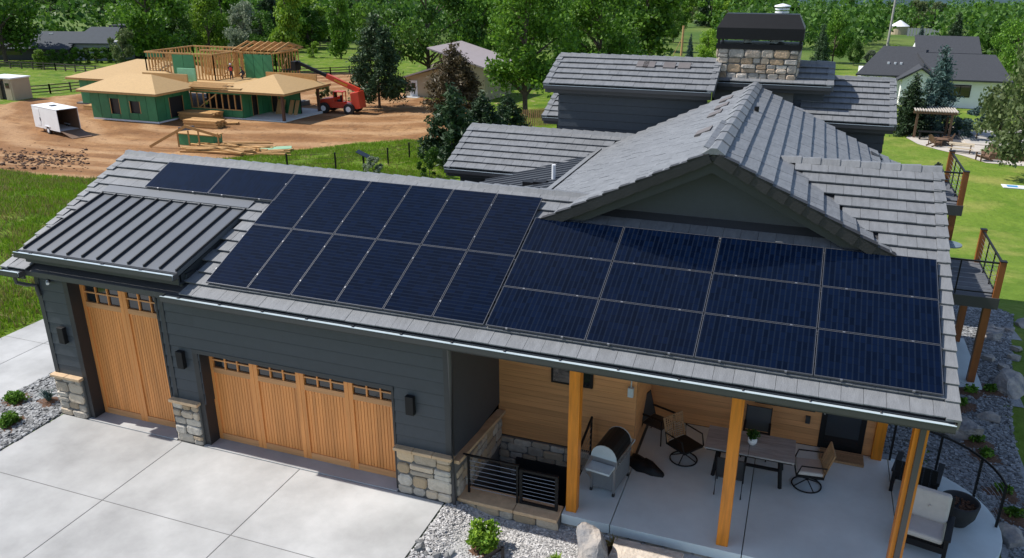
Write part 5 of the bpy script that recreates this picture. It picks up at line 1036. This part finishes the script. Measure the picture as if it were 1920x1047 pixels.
# ------------------------------------------------------------------ other houses
def gable_house(name, label, x0, x1, y0, y1, z0, z1, zr, wallm, roofm, axis='x', ov=.5, wins=(), doors=()):
    t_ = thing(name, label, 'house'); mb = MB(); mb.box(x0, x1, y0, y1, z0, z1)
    if axis == 'x': ym = (y0+y1)/2; mb.prism([(x0, y0, z1), (x0, y1, z1), (x0, ym, zr)], (x1-x0, 0, 0))
    else: xm = (x0+x1)/2; mb.prism([(x0, y0, z1), (x1, y0, z1), (xm, y0, zr)], (0, y1-y0, 0))
    obj('wall', mb, wallm, t_)
    sl = (zr-z1)/(((y1-y0) if axis == 'x' else (x1-x0))/2)
    for s in (-1, 1):
        if axis == 'x': ye = ym+s*((y1-y0)/2+ov); ze = zr-sl*((y1-y0)/2+ov); P = [(x0-ov, ym, zr+.05), (x1+ov, ym, zr+.05), (x1+ov, ye, ze+.05), (x0-ov, ye, ze+.05)]
        else: xe = xm+s*((x1-x0)/2+ov); ze = zr-sl*((x1-x0)/2+ov); P = [(xm, y0-ov, zr+.05), (xm, y1+ov, zr+.05), (xe, y1+ov, ze+.05), (xe, y0-ov, ze+.05)]
        obj('roof', MB().prism(P, (0, 0, .14)), roofm, t_)
    for a_, b_, p, q in wins: w_ = obj('window', MB().box(a_, b_, y0-.06, y0+.02, p, q), 'black', t_); obj('pane', MB().box(a_+.1, b_-.1, y0-.075, y0-.062, p+.1, q-.1), 'glass', w_)
    for a_, b_, p, q in doors: d_ = obj('door', MB().box(a_, b_, y0-.06, y0+.02, p, q), 'white', t_); obj('window', MB().box(a_+.2, b_-.2, y0-.075, y0-.062, p+(q-p)*.55, q-.2), 'glass', d_)
    return t_
# tan shed-roofed house behind the pines
t_ = thing('tan_house', 'tan stucco house with mauve shed roofs behind the pines', 'house')
obj('wall', MB().box(-38.3, -32.5, 83, 92, -6, -2.9).prism([(-38.3, 83, -2.9), (-32.5, 83, -2.9), (-32.5, 83, -1.3)], (0, 9, 0)).box(-32.5, -26.8, 82.3, 92, -6, -1.35).prism([(-32.5, 82.3, -1.35), (-26.8, 82.3, -1.35), (-32.5, 82.3, .45)], (0, 9.5, 0)), 'tan', t_)
obj('roof', MB().hexa([(-39, 82.3, -3.1), (-32.5, 82.3, -1.15), (-32.5, 92.5, -1.15), (-39, 92.5, -3.1), (-39, 82.3, -2.9), (-32.5, 82.3, -.95), (-32.5, 92.5, -.95), (-39, 92.5, -2.9)]), 'tanroof', t_); obj('roof', MB().hexa([(-34.3, 81.6, .95), (-26.2, 81.6, -1.3), (-26.2, 92.5, -1.3), (-34.3, 92.5, .95), (-34.3, 81.6, 1.12), (-26.2, 81.6, -1.1), (-26.2, 92.5, -1.1), (-34.3, 92.5, 1.12)]), 'tanroof', t_)
d_ = obj('door', MB().box(-37.6, -36.5, 82.92, 83, -5.25, -3.2), 'white', t_); obj('window', MB().box(-37.35, -36.75, 82.9, 82.92, -4.2, -3.5), 'glass', d_); obj('garage_opening', MB().box(-31.5, -28.2, 82.24, 82.31, -5.3, -2.6), 'jamb', t_)
for x in (84.5, 86.2, 88): obj('window', MB().box(-26.82, -26.75, x, x+.9, -2.4, -1.8), 'glass', t_)
obj('doorstep', MB().box(-38.2, -36, 81.6, 82.9, -5.6, -5.2), 'conc', t_)
# dark house on the left
q = gp(42, 113); t_ = thing('dark_farmhouse', 'long dark house with slate blue metal roof beyond the hedge', 'house', (q[0], q[1], th_(q[0], q[1])), .25)
obj('wall', MB().box(-8, 10, 0, 8, -.5, 2.3).prism([(-8, 0, 2.3), (-8, 8, 2.3), (-8, 5, 4.6)], (18, 0, 0)), 'jamb', t_); mr_ = mat('slate_blue_roof', (.045, .056, .07), .75, .1, 2, spec=.2)
obj('roof', MB().hexa([(-8.6, -1, 2.0), (10.5, -1, 2.0), (10.5, 5, 4.75), (-8.6, 5, 4.75), (-8.6, -1, 2.15), (10.5, -1, 2.15), (10.5, 5, 4.9), (-8.6, 5, 4.9)]), mr_, t_)
for k in range(4): obj('skylight', MB().box(-3+k*2.2, -2.2+k*2.2, 3.9, 4.5, 4.32, 4.6), 'white', t_)
obj('annex_wall', MB().box(10, 18, 1, 9, -.5, 3.0), mat('grey_plaster', (.30, .31, .33), .8), t_); obj('annex_roof', MB().hexa([(9.8, .2, 3.0), (18.5, .2, 3.0), (17.5, 5.5, 5.6), (11.5, 5.5, 5.6), (9.8, .2, 3.15), (18.5, .2, 3.15), (17.5, 5.5, 5.75), (11.5, 5.5, 5.75)]), mr_, t_); obj('upper_block', MB().box(15, 24, 8, 14, -.5, 5.6), 'jamb', t_); obj('upper_roof', MB().box(14.2, 25, 7, 15, 5.6, 5.95), 'asphalt', t_)
for x in (12, 14.2, 16.4): obj('window', MB().box(x, x+1.1, .93, 1.0, .2, 2.3), 'glass', t_)
obj('garage_window', MB().box(-5, 0, -.06, 0, .9, 1.6), 'glass', t_)
q = gp(195, 22); gable_house('far_house', 'pale house with porch high in the trees beyond the pasture', q[0]-9, q[0]+9, q[1], q[1]+12, q[2]-1, q[2]+4, q[2]+7, 'stucco', 'asphalt', 'x', .8, [(q[0]-6+4*k, q[0]-4+4*k, q[2]+.8, q[2]+3) for k in range(4)])
# white neighbour house on the right
t_ = thing('white_house', 'white stucco house with charcoal shingle roofs behind the spruce', 'house'); zb = -6.2
obj('wall', MB().box(24.5, 33.5, 101, 110, zb-1, -2.45).box(17.5, 24.5, 103, 112, zb-1, -2.3).prism([(22.2, 100.5, -2.6), (26.2, 100.5, -2.6), (24.2, 100.5, -1.3)], (0, 3, 0)).box(22.2, 26.2, 100.5, 103, zb-1, -2.6), 'stucco', t_)
obj('roof', MB().hexa([(26.2, 100, -2.5), (34.3, 100, -2.5), (33.0, 106.5, .0), (24, 106.5, .0), (26.2, 100, -2.3), (34.3, 100, -2.3), (33.0, 106.5, .2), (24, 106.5, .2)]), 'asphalt', t_)
for s in (-1, 1): obj('roof', MB().hexa([(24.2, 99.9, -1.2), (24.2+s*2.6, 99.9, -2.75), (24.2+s*2.6, 107, -2.75), (24.2, 107, -1.2), (24.2, 99.9, -1.0), (24.2+s*2.6, 99.9, -2.55), (24.2+s*2.6, 107, -2.55), (24.2, 107, -1.0)]), 'asphalt', t_)
obj('roof', MB().hexa([(16.8, 102, -2.5), (24.5, 102, -2.5), (25.2, 108, .6), (20, 108, .6), (16.8, 102, -2.3), (24.5, 102, -2.3), (25.2, 108, .8), (20, 108, .8)]), 'asphalt', t_)
up = MB(); up.box(24.3, 31, 108, 116, -2, .2); up.prism([(24.3, 108, .2), (24.3, 116, .2), (24.3, 112, 1.7)], (6.7, 0, 0)); obj('upper_wall', up, 'stucco', t_); obj('upper_roof', MB().hexa([(23.9, 107.4, .0), (31.6, 107.4, .0), (31.6, 112, 1.8), (23.9, 112, 1.8), (23.9, 107.4, .18), (31.6, 107.4, .18), (31.6, 112, 1.98), (23.9, 112, 1.98)]), 'asphalt', t_)
w_ = obj('window', MB().box(26.6, 30.1, 100.93, 101, -4.5, -3.0), 'black', t_)
for k in range(3): obj('pane', MB().box(26.72+k*1.13, 27.75+k*1.13, 100.9, 100.93, -4.38, -3.12), 'glass', w_)
for x in (20.5, 21.3, 22): obj('roof_vent', MB().box(x, x+.25, 104.2, 104.45, -1.2, -.9), 'white', t_)
q = gp(1690, 65); t_ = thing('round_tent', 'small round tan tent at the end of the far fence', 'tent', (q[0]-1, q[1], q[2])); obj('wall', MB().cyl((0, 0, 0), 3, 0, 3, 18), 'tan', t_); obj('tent_roof', MB().cyl((0, 0, 0), 3.4, 3, 5, 18, .3), 'white', t_)
a, b_ = gp(1700, 68), gp(1760, 70); t_ = thing('far_fence', 'grey solid fence across the far green field', 'fence'); n = 10
for k in range(n): p = a+(b_-a)*k/n; q = a+(b_-a)*(k+1)/n; obj('panel', MB().beam((p[0], p[1], p[2]+1.4), (q[0]-.2, q[1], q[2]+1.4), .1, 2.8), mat('grey_fence_panel', (.22, .24, .26), .8), t_)
for k, (px, py, wd, lb) in enumerate(((690, 16, 16, 'distant tan roofed house among trees'), (545, 28, 14, 'distant grey roofed house half hidden by trees'), (830, 22, 16, 'small distant house with brown roof behind the cottonwood'), (1605, 52, 12, 'distant house with slate roof in the right-hand forest'), (1555, 55, 10, 'far white farm building left of the slate roof'))):
    q = gp(px, py); gable_house('far_house', lb, q[0]-wd/2, q[0]+wd/2, q[1], q[1]+10, q[2]-2, q[2]+3.2, q[2]+6.2, ('tan', 'stucco', 'tan', 'jamb', 'stucco')[k], ('tanroof', 'asphalt', 'cedarfence', 'asphalt', 'tanroof')[k])
# utility poles
q = gp(1662, 96); t_ = thing('utility_pole', 'tall thin grey utility pole rising above the right-hand trees', 'pole', tuple(q)); obj('shaft', MB().tube([(0, 0, -1), (.3, 0, 22)], [.32, .2], 8), mat('weathered_pole', (.33, .31, .29), .8), t_); obj('cross_arm', MB().tube([(-4, 0, 14.2), (0, 0, 15), (3.4, 0, 14.4)], .1, 6), 'galv', t_)
q = gp(1277, 105); t_ = thing('wooden_pole', 'short orange timber pole at the edge of the green field', 'pole', tuple(q)); obj('shaft', MB().tube([(0, 0, -1), (.1, 0, 6.5)], .25, 8), 'cedarfence', t_); obj('stay', MB().tube([(-1.8, 0, 0), (0, 0, 4)], .06, 5), 'cedarfence', t_)
# ------------------------------------------------------------------ garden on the right: pergola, pool, seats
pav = obj('pool_terrace', MB().add([(x, y, th_(x, y)+.03) for x, y in [(20.9, 73.5), (21.6, 70), (23, 67.5), (24.6, 65.3), (26, 62.3), (29, 62), (34, 63.5), (36, 84), (24, 84), (21.8, 78)]], [tuple(range(10))]), 'paver'); pav['kind'] = 'structure'
pl = thing('swimming_pool', 'rectangular pool under a pale grey cover', 'pool', (0, 0, 0)); z = th_(29, 76)+.12
obj('coping', MB().box(25.9, 35, 71.5, 72, z-.3, z+.12).box(25.9, 26.4, 72, 80.5, z-.3, z+.12).box(25.9, 35, 80.5, 81, z-.3, z+.12), 'paver', pl); obj('cover', MB().box(26.4, 35, 72, 80.5, z-.2, z+.0), 'pool', pl)
rug = obj('outdoor_rug', MB().box(22.9, 25.6, 72.2, 75.6, th_(24, 73)+.05, th_(24, 73)+.08), mat('charcoal_rug', (.06, .062, .07), .9)); tag(rug, 'charcoal rectangular rug on the terrace beside the pool', 'rug')
pg = thing('pergola', 'brown timber pergola with pale slatted top on the terrace', 'pergola', (23.1, 75.2, th_(23, 75)))
for x in (-1.5, 1.5):
    for y in (-1.2, 1.2): obj('post', MB().box(x-.1, x+.1, y-.1, y+.1, 0, 2.5), 'brownwood', pg)
for y in (-1.25, 1.25): obj('beam', MB().box(-1.9, 1.9, y-.08, y+.08, 2.4, 2.65), 'brownwood', pg)
for k in range(16): x = -1.8+k*.24; obj('roof_slat', MB().box(x, x+.12, -1.6, 1.6, 2.652, 2.75), 'paver', pg)
def picnic(loc, rz, label):
    t_ = thing('picnic_table', label, 'table', loc, rz)
    for k in range(5): obj('plank', MB().box(-1, 1, -.4+k*.165, -.25+k*.165, .72, .76), 'tan', t_)
    for s in (-1, 1):
        obj('bench', MB().box(-1, 1, s*.75-.14, s*.75+.14, .42, .46), 'tan', t_)
        for x in (-.75, .75): obj('leg', MB().beam((x, s*.75, 0), (x, s*.2, .72), .08, .08, (1, 0, 0)), 'brownwood', t_)
    for x in (-.75, .75): obj('cross_bar', MB().box(x-.03, x+.03, -.8, .8, .36, .42), 'brownwood', t_)
q = gp(1800, 286); picnic((q[0], q[1], th_(q[0], q[1])+.03), -.2, 'pale wooden picnic table with benches on the terrace')
for px, py, rz, lb in ((1842, 302, -1.2, 'brown adirondack chair on the terrace edge facing left'), (1862, 297, .3, 'weathered adirondack chair between the picnic table and planter'), (1752, 275, 2.2, 'brown adirondack chair by the dark fire table'), (1773, 272, -2.0, 'tan adirondack chair right of the dark fire table')):
    q = gp(px, py); adirondack((q[0], q[1], th_(q[0], q[1])+.03), rz, lb, 'brownwood', 'adirondack chairs on the pool terrace', 1.15)
q = gp(1762, 273); t_ = thing('fire_table', 'dark square fire table among the terrace chairs', 'table', (q[0], q[1], th_(q[0], q[1])+.03)); obj('body', MB().box(-.45, .45, -.45, .45, 0, .55), 'jamb', t_); obj('top', MB().box(-.55, .55, -.55, .55, .553, .62), 'brownwood', t_)
q = gp(1732, 262); t_ = thing('dining_set', 'dark outdoor dining table under the pergola', 'table', (q[0]+.5, q[1], th_(q[0], q[1])+.03)); obj('top', MB().box(-1.1, 1.1, -.45, .45, .72, .77), 'black', t_)
for x in (-.9, .9): obj('leg', MB().box(x-.05, x+.05, -.35, .35, 0, .72), 'black', t_)
q = gp(1885, 300); t_ = thing('planter_box', 'long brown timber planter at the terrace edge', 'planter', (q[0]+.6, q[1], th_(q[0], q[1])+.03)); obj('box', MB().box(-2.4, 2.4, -.5, .5, 0, .5), 'brownwood', t_); obj('soil', MB().box(-2.3, 2.3, -.4, .4, .4, .52), 'mulch', t_)
q = gp(1905, 352); t_ = thing('lawn_target', 'small blue and white lawn game board on the grass', 'game board', (q[0], q[1], th_(q[0], q[1])+.02)); obj('board', MB().box(-.9, .9, -.5, .5, 0, .05), 'white', t_); obj('blue_panel', MB().box(-.6, .1, -.25, .25, .051, .07), mat('blue_plastic', (.05, .25, .5), .4), t_)
# ------------------------------------------------------------------ trees
def crown_broad(seed, n, leaf, nb=26, spread=.42, z0=.28, open_=.5):
    r = random.Random(seed); bl = []
    for k in range(nb):
        t_ = r.random(); z = z0+(1-z0)*t_; w_ = spread*math.sqrt(max(.05, 1-((t_-.42)/.62)**2)); a = r.uniform(0, 6.28); q = w_*math.sqrt(r.uniform(.1, 1))*.85
        bl.append(((q*math.cos(a), q*math.sin(a), z*.93), r.uniform(.075, .15)))
    C_ = np.array([b_[0] for b_ in bl]); R_ = np.array([b_[1] for b_ in bl])
    def f(q, n_):
        i = q.integers(0, nb, n_); d = q.normal(size=(n_, 3)); d /= np.linalg.norm(d, axis=1)[:, None]; k = q.uniform(open_, 1.08, (n_, 1)); k *= 1+.25*np.sin(d[:, :1]*5+i[:, None])*np.cos(d[:, 1:2]*4); p = C_[i]+d*R_[i][:, None]*k*np.array([1, 1, .8]); return p
    me = leafcloud(n, f, leaf, 1.5, seed); return me, bl
def trunk_broad(bl, seed, r0=.022):
    mb = MB(); r = random.Random(seed); mb.tube([(0, 0, -.03), (.005, 0, .18), (.0, .01, .45), (0, 0, .8)], [r0, r0*.8, r0*.5, r0*.12], 8)
    for c, R_ in bl[::2]:
        z = max(.12, c[2]-.25*math.hypot(c[0], c[1])-.12); mb.tube([(0, 0, z), (c[0]*.5, c[1]*.5, (z+c[2])/2+.01), c], [r0*.42, r0*.28, r0*.08], 6)
    return mb
def crown_pine(seed, n, leaf, wid=.28, z0=.12, pw=1.0, droop=.15, nw=15):
    r = random.Random(seed); br = []
    for k in range(nw):
        t_ = k/(nw-1); z = z0+(1-z0)*t_; L0 = wid*(1-t_)**pw*1.0+.02
        for j in range(6 if t_ < .8 else 4): a = j*6.28/6+k*1.1+r.uniform(-.3, .3); l = L0*r.uniform(.65, 1.12); br.append(((0, 0, z), (l*math.cos(a), l*math.sin(a), z-droop*l+r.uniform(-.02, .05))))
    A = np.array([b_[0] for b_ in br]); E_ = np.array([b_[1] for b_ in br]); ln_ = np.linalg.norm(E_-A, axis=1); pr_ = ln_/ln_.sum()
    def f(q, n_):
        i = q.choice(len(br), n_, p=pr_); s = np.sqrt(q.uniform(.03, 1, (n_, 1))); p = A[i]+(E_[i]-A[i])*s; cl = np.round(s*4)/4; p = p*.55+(A[i]+(E_[i]-A[i])*cl)*.45; return p+q.normal(size=(n_, 3))*(.016+.012*s)
    return leafcloud(n, f, leaf, 3.2, seed, .25), br
PROTO = {}
def proto(kind):
    if kind in PROTO: return PROTO[kind]
    k = list(PK).index(kind); base, a = PK[kind]
    if base == 'b': me, bl = crown_broad(**a); tm = trunk_broad(bl, a['seed'])
    else:
        me, br = crown_pine(**a); tm = MB().tube([(0, 0, -.03), (0, 0, .5), (0, 0, .97)], [.017, .011, .002], 8)
        for p, q in br[::2]: tm.tube([p, q], [.004, .0015], 4)
    tme = tm.mesh('trunk'); fixn(tme); tme.materials.append(M['bark']); me.materials.append(M['L_broad']); PROTO[kind] = (tme, me); return PROTO[kind]
PK = dict(cotton=('b', dict(seed=11, n=15000, leaf=.017, nb=46, spread=.36, z0=.22, open_=.45)), broad=('b', dict(seed=12, n=9000, leaf=.024, nb=34, spread=.42, z0=.2)), oval=('b', dict(seed=13, n=7000, leaf=.026, nb=28, spread=.28, z0=.12)), wide=('b', dict(seed=14, n=11000, leaf=.020, nb=40, spread=.58, z0=.16)), far1=('b', dict(seed=15, n=3500, leaf=.038, nb=22, spread=.46, z0=.1)), far2=('b', dict(seed=16, n=3500, leaf=.036, nb=20, spread=.36, z0=.06)), bush=('b', dict(seed=17, n=4000, leaf=.04, nb=20, spread=.62, z0=.02)),
 pine=('p', dict(seed=21, n=9000, leaf=.016, wid=.36, z0=.14, pw=.65, droop=.05, nw=14)), spruce=('p', dict(seed=22, n=9000, leaf=.015, wid=.30, z0=.03, pw=1.0, droop=.3, nw=20)), young=('p', dict(seed=23, n=6000, leaf=.024, wid=.42, z0=.08, pw=.75, droop=-.15, nw=11)), farpine=('p', dict(seed=24, n=2600, leaf=.03, wid=.27, z0=.06, pw=.9, droop=.2, nw=12)))
def tree(kind, loc, h, wf, leafm, label, group=None, name=None, bark='bark'):
    tme, me = proto(kind); t_ = thing(name or {'p': 'pine_tree', 'b': 'leafy_tree'}[PK[kind][0]], label, 'tree', loc, random.uniform(0, 6.28), group); t_.scale = (h*wf, h*wf, h)
    link('trunk', tme, t_); c = link('crown', me, t_); c.material_slots[0].link = 'OBJECT'; c.material_slots[0].material = M[leafm]; return t_
def tpx(kind, px, py, top, wf, leafm, label, group=None, name=None):
    q = gp(px, py); h = (py-top)/ppm(q)/.97*1.02; return tree(kind, (q[0], q[1], th_(q[0], q[1])), h, wf, leafm, label, group, name)
tpx('pine', 712, 203, 48, 1.0, 'L_pine', 'large dark pine standing right of the red telehandler', name='pine_tree')
tpx('pine', 855, 222, 100, 1.35, 'L_brown', 'brownish thin pine in front of the tan house', name='pine_tree')
for px, py, top, wf, lb in ((848, 312, 178, 1.05, 'bushy green young pine beside the rear tiled roof'), (905, 282, 185, 1.15, 'young green pine behind the low tiled roof ridge'), (952, 262, 185, 1.2, 'young green pine left of the cedar board fence')): tpx('young', px, py, top, wf, 'L_pine', lb, name='pine_tree')
tpx('bush', 806, 332, 278, .75, 'L_dark', 'round dark shrub near the garage ridge', name='shrub'); tpx('bush', 700, 330, 296, 1.1, 'L_silver', 'pale grey-green weeds around the small solar module', name='shrub')
tpx('cotton', 985, 214, -40, 1.0, 'L_broad', 'tall open cottonwood right of the tan house', name='cottonwood_tree'); tpx('cotton', 1120, 190, -45, .95, 'L_broad', 'broad cottonwood behind the upper roof ridge', name='cottonwood_tree'); tpx('oval', 1205, 150, -25, 1.2, 'L_broad', 'dense green tree just right of the broad cottonwood', name='leafy_tree'); tpx('oval', 1065, 170, 70, 1.1, 'L_dark', 'dark dense tree behind the cottonwood trunks'); tpx('broad', 1165, 160, 55, 1.0, 'L_dark', 'dark leafy tree behind the upper roof of the house')
tpx('wide', 805, 155, -70, .9, 'L_dark', 'huge dark cottonwood behind the tan house', name='cottonwood_tree'); tpx('broad', 905, 160, 10, .9, 'L_broad', 'leafy tree between the two big cottonwoods')
tpx('broad', 12, 118, -70, 1.0, 'L_broad', 'big leafy tree at the left end of the dark farmhouse'); tpx('oval', 95, 75, 30, 1.0, 'L_bright', 'bright small tree in the pasture behind the dark farmhouse')
for px, py, top, wf, m_, lb in ((290, 120, -50, 1.0, 'L_broad', 'large green tree rising behind the left of the framed house'), (345, 110, 30, 1.0, 'L_dark', 'dark evergreen-looking tree right behind the framed house'), (395, 105, -15, .85, 'L_bright', 'bright green tree behind the upper framing'), (465, 118, 15, .9, 'L_silver', 'silvery tree behind the framed house trusses'), (545, 135, -25, .65, 'L_bright', 'tall slim bright tree behind the boom tip'), (500, 120, 30, .9, 'L_dark', 'dark rounded tree left of the slim bright tree'), (640, 110, 0, .7, 'L_broad', 'tall green tree beyond the paddock'), (600, 85, 30, 1.0, 'L_dark', 'dark tree at the far edge of the paddock'), (690, 95, 25, 1.0, 'L_broad', 'mid green tree behind the large dark pine')): tpx('broad' if wf > .75 else 'oval', px, py, top, wf, m_, lb)
for k, px in enumerate(range(98, 245, 21)): tpx('bush', px, 122-k*.8, 92+random.uniform(-4, 4), 1.0, ('L_broad', 'L_dark')[k % 2], 'rounded hedge shrub in the row before the dark farmhouse', 'hedge before the dark farmhouse', 'shrub')
tpx('oval', 78, 130, 96, 1.2, 'L_bright', 'bright green sapling by the dark rail fence'); tpx('bush', 235, 128, 60, .8, 'L_willow', 'feathery olive shrub at the end of the hedge', name='shrub'); tpx('bush', 530, 135, 92, 1.2, 'L_dark', 'dark green shrub mass behind the telehandler boom', name='shrub'); tpx('bush', 588, 108, 80, 1.0, 'L_bright', 'bright round shrub at the paddock corner', name='shrub'); tpx('bush', 610, 190, 160, .9, 'L_willow', 'small olive bush beside the telehandler', name='shrub')
# right side
tpx('spruce', 1745, 250, 105, 1.0, 'L_spruce', 'blue spruce in front of the white house', name='spruce_tree'); tpx('spruce', 1700, 252, 150, 1.3, 'L_pine', 'dark wide evergreen left of the blue spruce', name='spruce_tree'); tpx('spruce', 1783, 112, 36, 1.1, 'L_pine', 'dark conical spruce in the field behind the white house', name='spruce_tree'); tpx('spruce', 1720, 105, 55, .9, 'L_spruce', 'small blue spruce before the grey far fence', name='spruce_tree')
tpx('wide', 1960, 335, 20, .7, 'L_willow', 'large pale olive willow at the right edge of the terrace', name='willow_tree'); tpx('wide', 1885, 190, 55, .75, 'L_broad', 'green tree behind the white house gable', name='leafy_tree'); tpx('bush', 1830, 262, 200, 1.1, 'L_spruce', 'low blue juniper between the pergola and willow', name='shrub'); tpx('bush', 1868, 285, 190, .9, 'L_willow', 'olive shrub beside the pool cover', name='shrub'); tpx('bush', 1800, 252, 222, 1.3, 'L_dark', 'dark low shrub behind the pool', name='shrub')
for px, py, top, wf, m_, lb in ((1325, 125, 60, .9, 'L_bright', 'bright yellow-green tree left of the chimney'), (1292, 118, 68, .6, 'L_spruce', 'slim dark blue spruce in the field left of the chimney'), (1262, 80, 20, .9, 'L_broad', 'green tree across the field left of the chimney'), (1560, 120, 30, .85, 'L_broad', 'tall green tree right of the chimney'), (1535, 130, 55, .9, 'L_pine', 'dark tree close behind the chimney'), (1600, 125, 78, .8, 'L_dark', 'small round tree in the field right of the chimney'), (1630, 125, 98, 1.2, 'L_silver', 'silvery low bush by the white house roof'), (1672, 118, 88, 1.2, 'L_bright', 'bright bush at the foot of the utility pole')): tpx('spruce' if m_ in ('L_spruce', 'L_pine') else 'broad', px, py, top, wf, m_, lb)
# far belts of trees
r = random.Random(99); fields = [(0, 250, 38, 80), (1225, 1345, 55, 110), (1640, 1830, 58, 100), (560, 700, 95, 150), (1560, 1680, 98, 160)]
cnt = 0; used = 0
while used < 290 and cnt < 4000:
    cnt += 1; px = r.uniform(-60, 1980); py = r.choice([r.uniform(8, 30), r.uniform(18, 60), r.uniform(30, 100)])
    if any(a <= px <= b_ and c <= py <= d for a, b_, c, d in fields): continue
    if py > 72 and not (330 < px < 700 or 880 < px < 1230): continue
    q = gp(px, py); h = r.uniform(9, 16)*(1 if q[1] < 400 else 1.3); k = r.choice(['far1', 'far1', 'far2', 'farpine', 'far2'])
    if px > 1480 and q[1] > 700: continue
    if px > 1480: h *= .62
    m_ = r.choice(['L_broad', 'L_dark', 'L_bright', 'L_broad', 'L_willow', 'L_dark']) if k != 'farpine' else 'L_pine'
    tree(k, (q[0], q[1], th_(q[0], q[1])), h, r.uniform(.85, 1.3), m_, {'L_broad': 'mid green tree', 'L_dark': 'dark green tree', 'L_willow': 'olive green tree', 'L_bright': 'bright green tree', 'L_pine': 'dark conifer'}[m_]+' in the distant tree belt', 'trees in the distant belt'); used += 1
# far-off continuous woodland (reads as one mass)
def pix(x, y, z):
    d = np.array([x, y, z])-CAM; k = FW@d; return 960+FPX*(RT@d)/k, 523.5-FPX*(UP@d)/k
def woodland():
    n = 150000; g_ = np.random.default_rng(5); pts = []
    while len(pts) < 2600:
        a = math.radians(g_.uniform(-60, 26)); d = 230+1350*g_.random()**1.5; x = CAM[0]+d*math.sin(a); y = CAM[1]+d*math.cos(a); z = th_(x, y); px, py = pix(x, y, z)
        if any(a_ <= px <= b_ and c <= py <= e for a_, b_, c, e in fields) or noise.noise((x*.012, y*.012, 4)) < -.03 or (px > 1480 and d > 800): continue
        pts.append((x, y, z, g_.uniform(6, 12)*(1+d/3000)))
    P = np.array(pts); i = g_.integers(0, len(P), n); d = g_.normal(size=(n, 3)); d /= np.linalg.norm(d, axis=1)[:, None]; c = P[i]; h = c[:, 3:4]
    pos = np.concatenate([c[:, :2], c[:, 2:3]+h*.5], 1)+d*h*np.array([.48, .48, .5])*g_.uniform(.5, 1.05, (n, 1))
    me = leafcloud(n, lambda q, n_: pos, 1.0, 1.3, 6); o = link('distant_woodland', me, m='L_dark'); tag(o, 'dark green woodland filling the far distance', 'woodland', kind='stuff')
woodland()
# ------------------------------------------------------------------ grass
def grass(name, regs, m, seed, label, hmin, hmax):
    g_ = np.random.default_rng(seed); A = []
    for poly, n, dens in regs:
        xs_ = [p[0] for p in poly]; ys_ = [p[1] for p in poly]; k = 0; tries = 0
        while k < n and tries < n*6:
            tries += 1; x = g_.uniform(min(xs_), max(xs_)); y = g_.uniform(min(ys_), max(ys_))
            if not inpoly(x, y, poly) or noise.noise((x*.35, y*.35, seed))+.35 < g_.uniform(-.1, .5) or (-10.6 < x < -5 and y < 14): continue
            if -100 < x < -8 and y > 18 and dirtmask(x, y) > .5: continue
            A.append((x, y, th_(x, y))); k += 1
    P = np.repeat(np.array(A), 3, 0); n = len(P); P[:, :2] += g_.normal(size=(n, 2))*.06; h = g_.uniform(hmin, hmax, (n, 1)); d = g_.normal(size=(n, 3)); d[:, 2] = 0; s = g_.normal(size=(n, 3)); s[:, 2] = 0; s /= np.linalg.norm(s, axis=1)[:, None]
    tipp = P+np.array([0, 0, 1.])*h+d*h*.35; wd = h*.09; v = np.stack([P-s*wd, P+s*wd, tipp], 1).reshape(-1, 3)
    me = bpy.data.meshes.new(name); me.vertices.add(3*n); me.vertices.foreach_set('co', v.ravel().astype(np.float32)); me.loops.add(3*n); me.loops.foreach_set('vertex_index', np.arange(3*n, dtype=np.int32)); me.polygons.add(n); me.polygons.foreach_set('loop_start', np.arange(0, 3*n, 3, dtype=np.int32)); me.polygons.foreach_set('loop_total', np.full(n, 3, np.int32)); me.update(calc_edges=True)
    o = link(name, me, m=m); tag(o, label, 'grass', kind='stuff')
LG = [(-10.6, 2.5), (-9.9, 14), (-24, 34), (-42, 24), (-14, 2.5)]
STRIP = [(-38, 41), (-30, 47), (-25, 53), (-16, 59), (-12, 50), (-14, 38), (-26, 34), (-36, 36)]
grass('grass', [(LG, 30000, 1), (STRIP, 20000, 1)], 'grass', 3, 'bright rough grass on the slope beside and behind the garage', .07, .24)
grass('dry_grass', [(LG, 9000, 1), (STRIP, 2000, 1)], 'drygrass', 8, 'dry straw-coloured grass patches on the left slope', .1, .3)
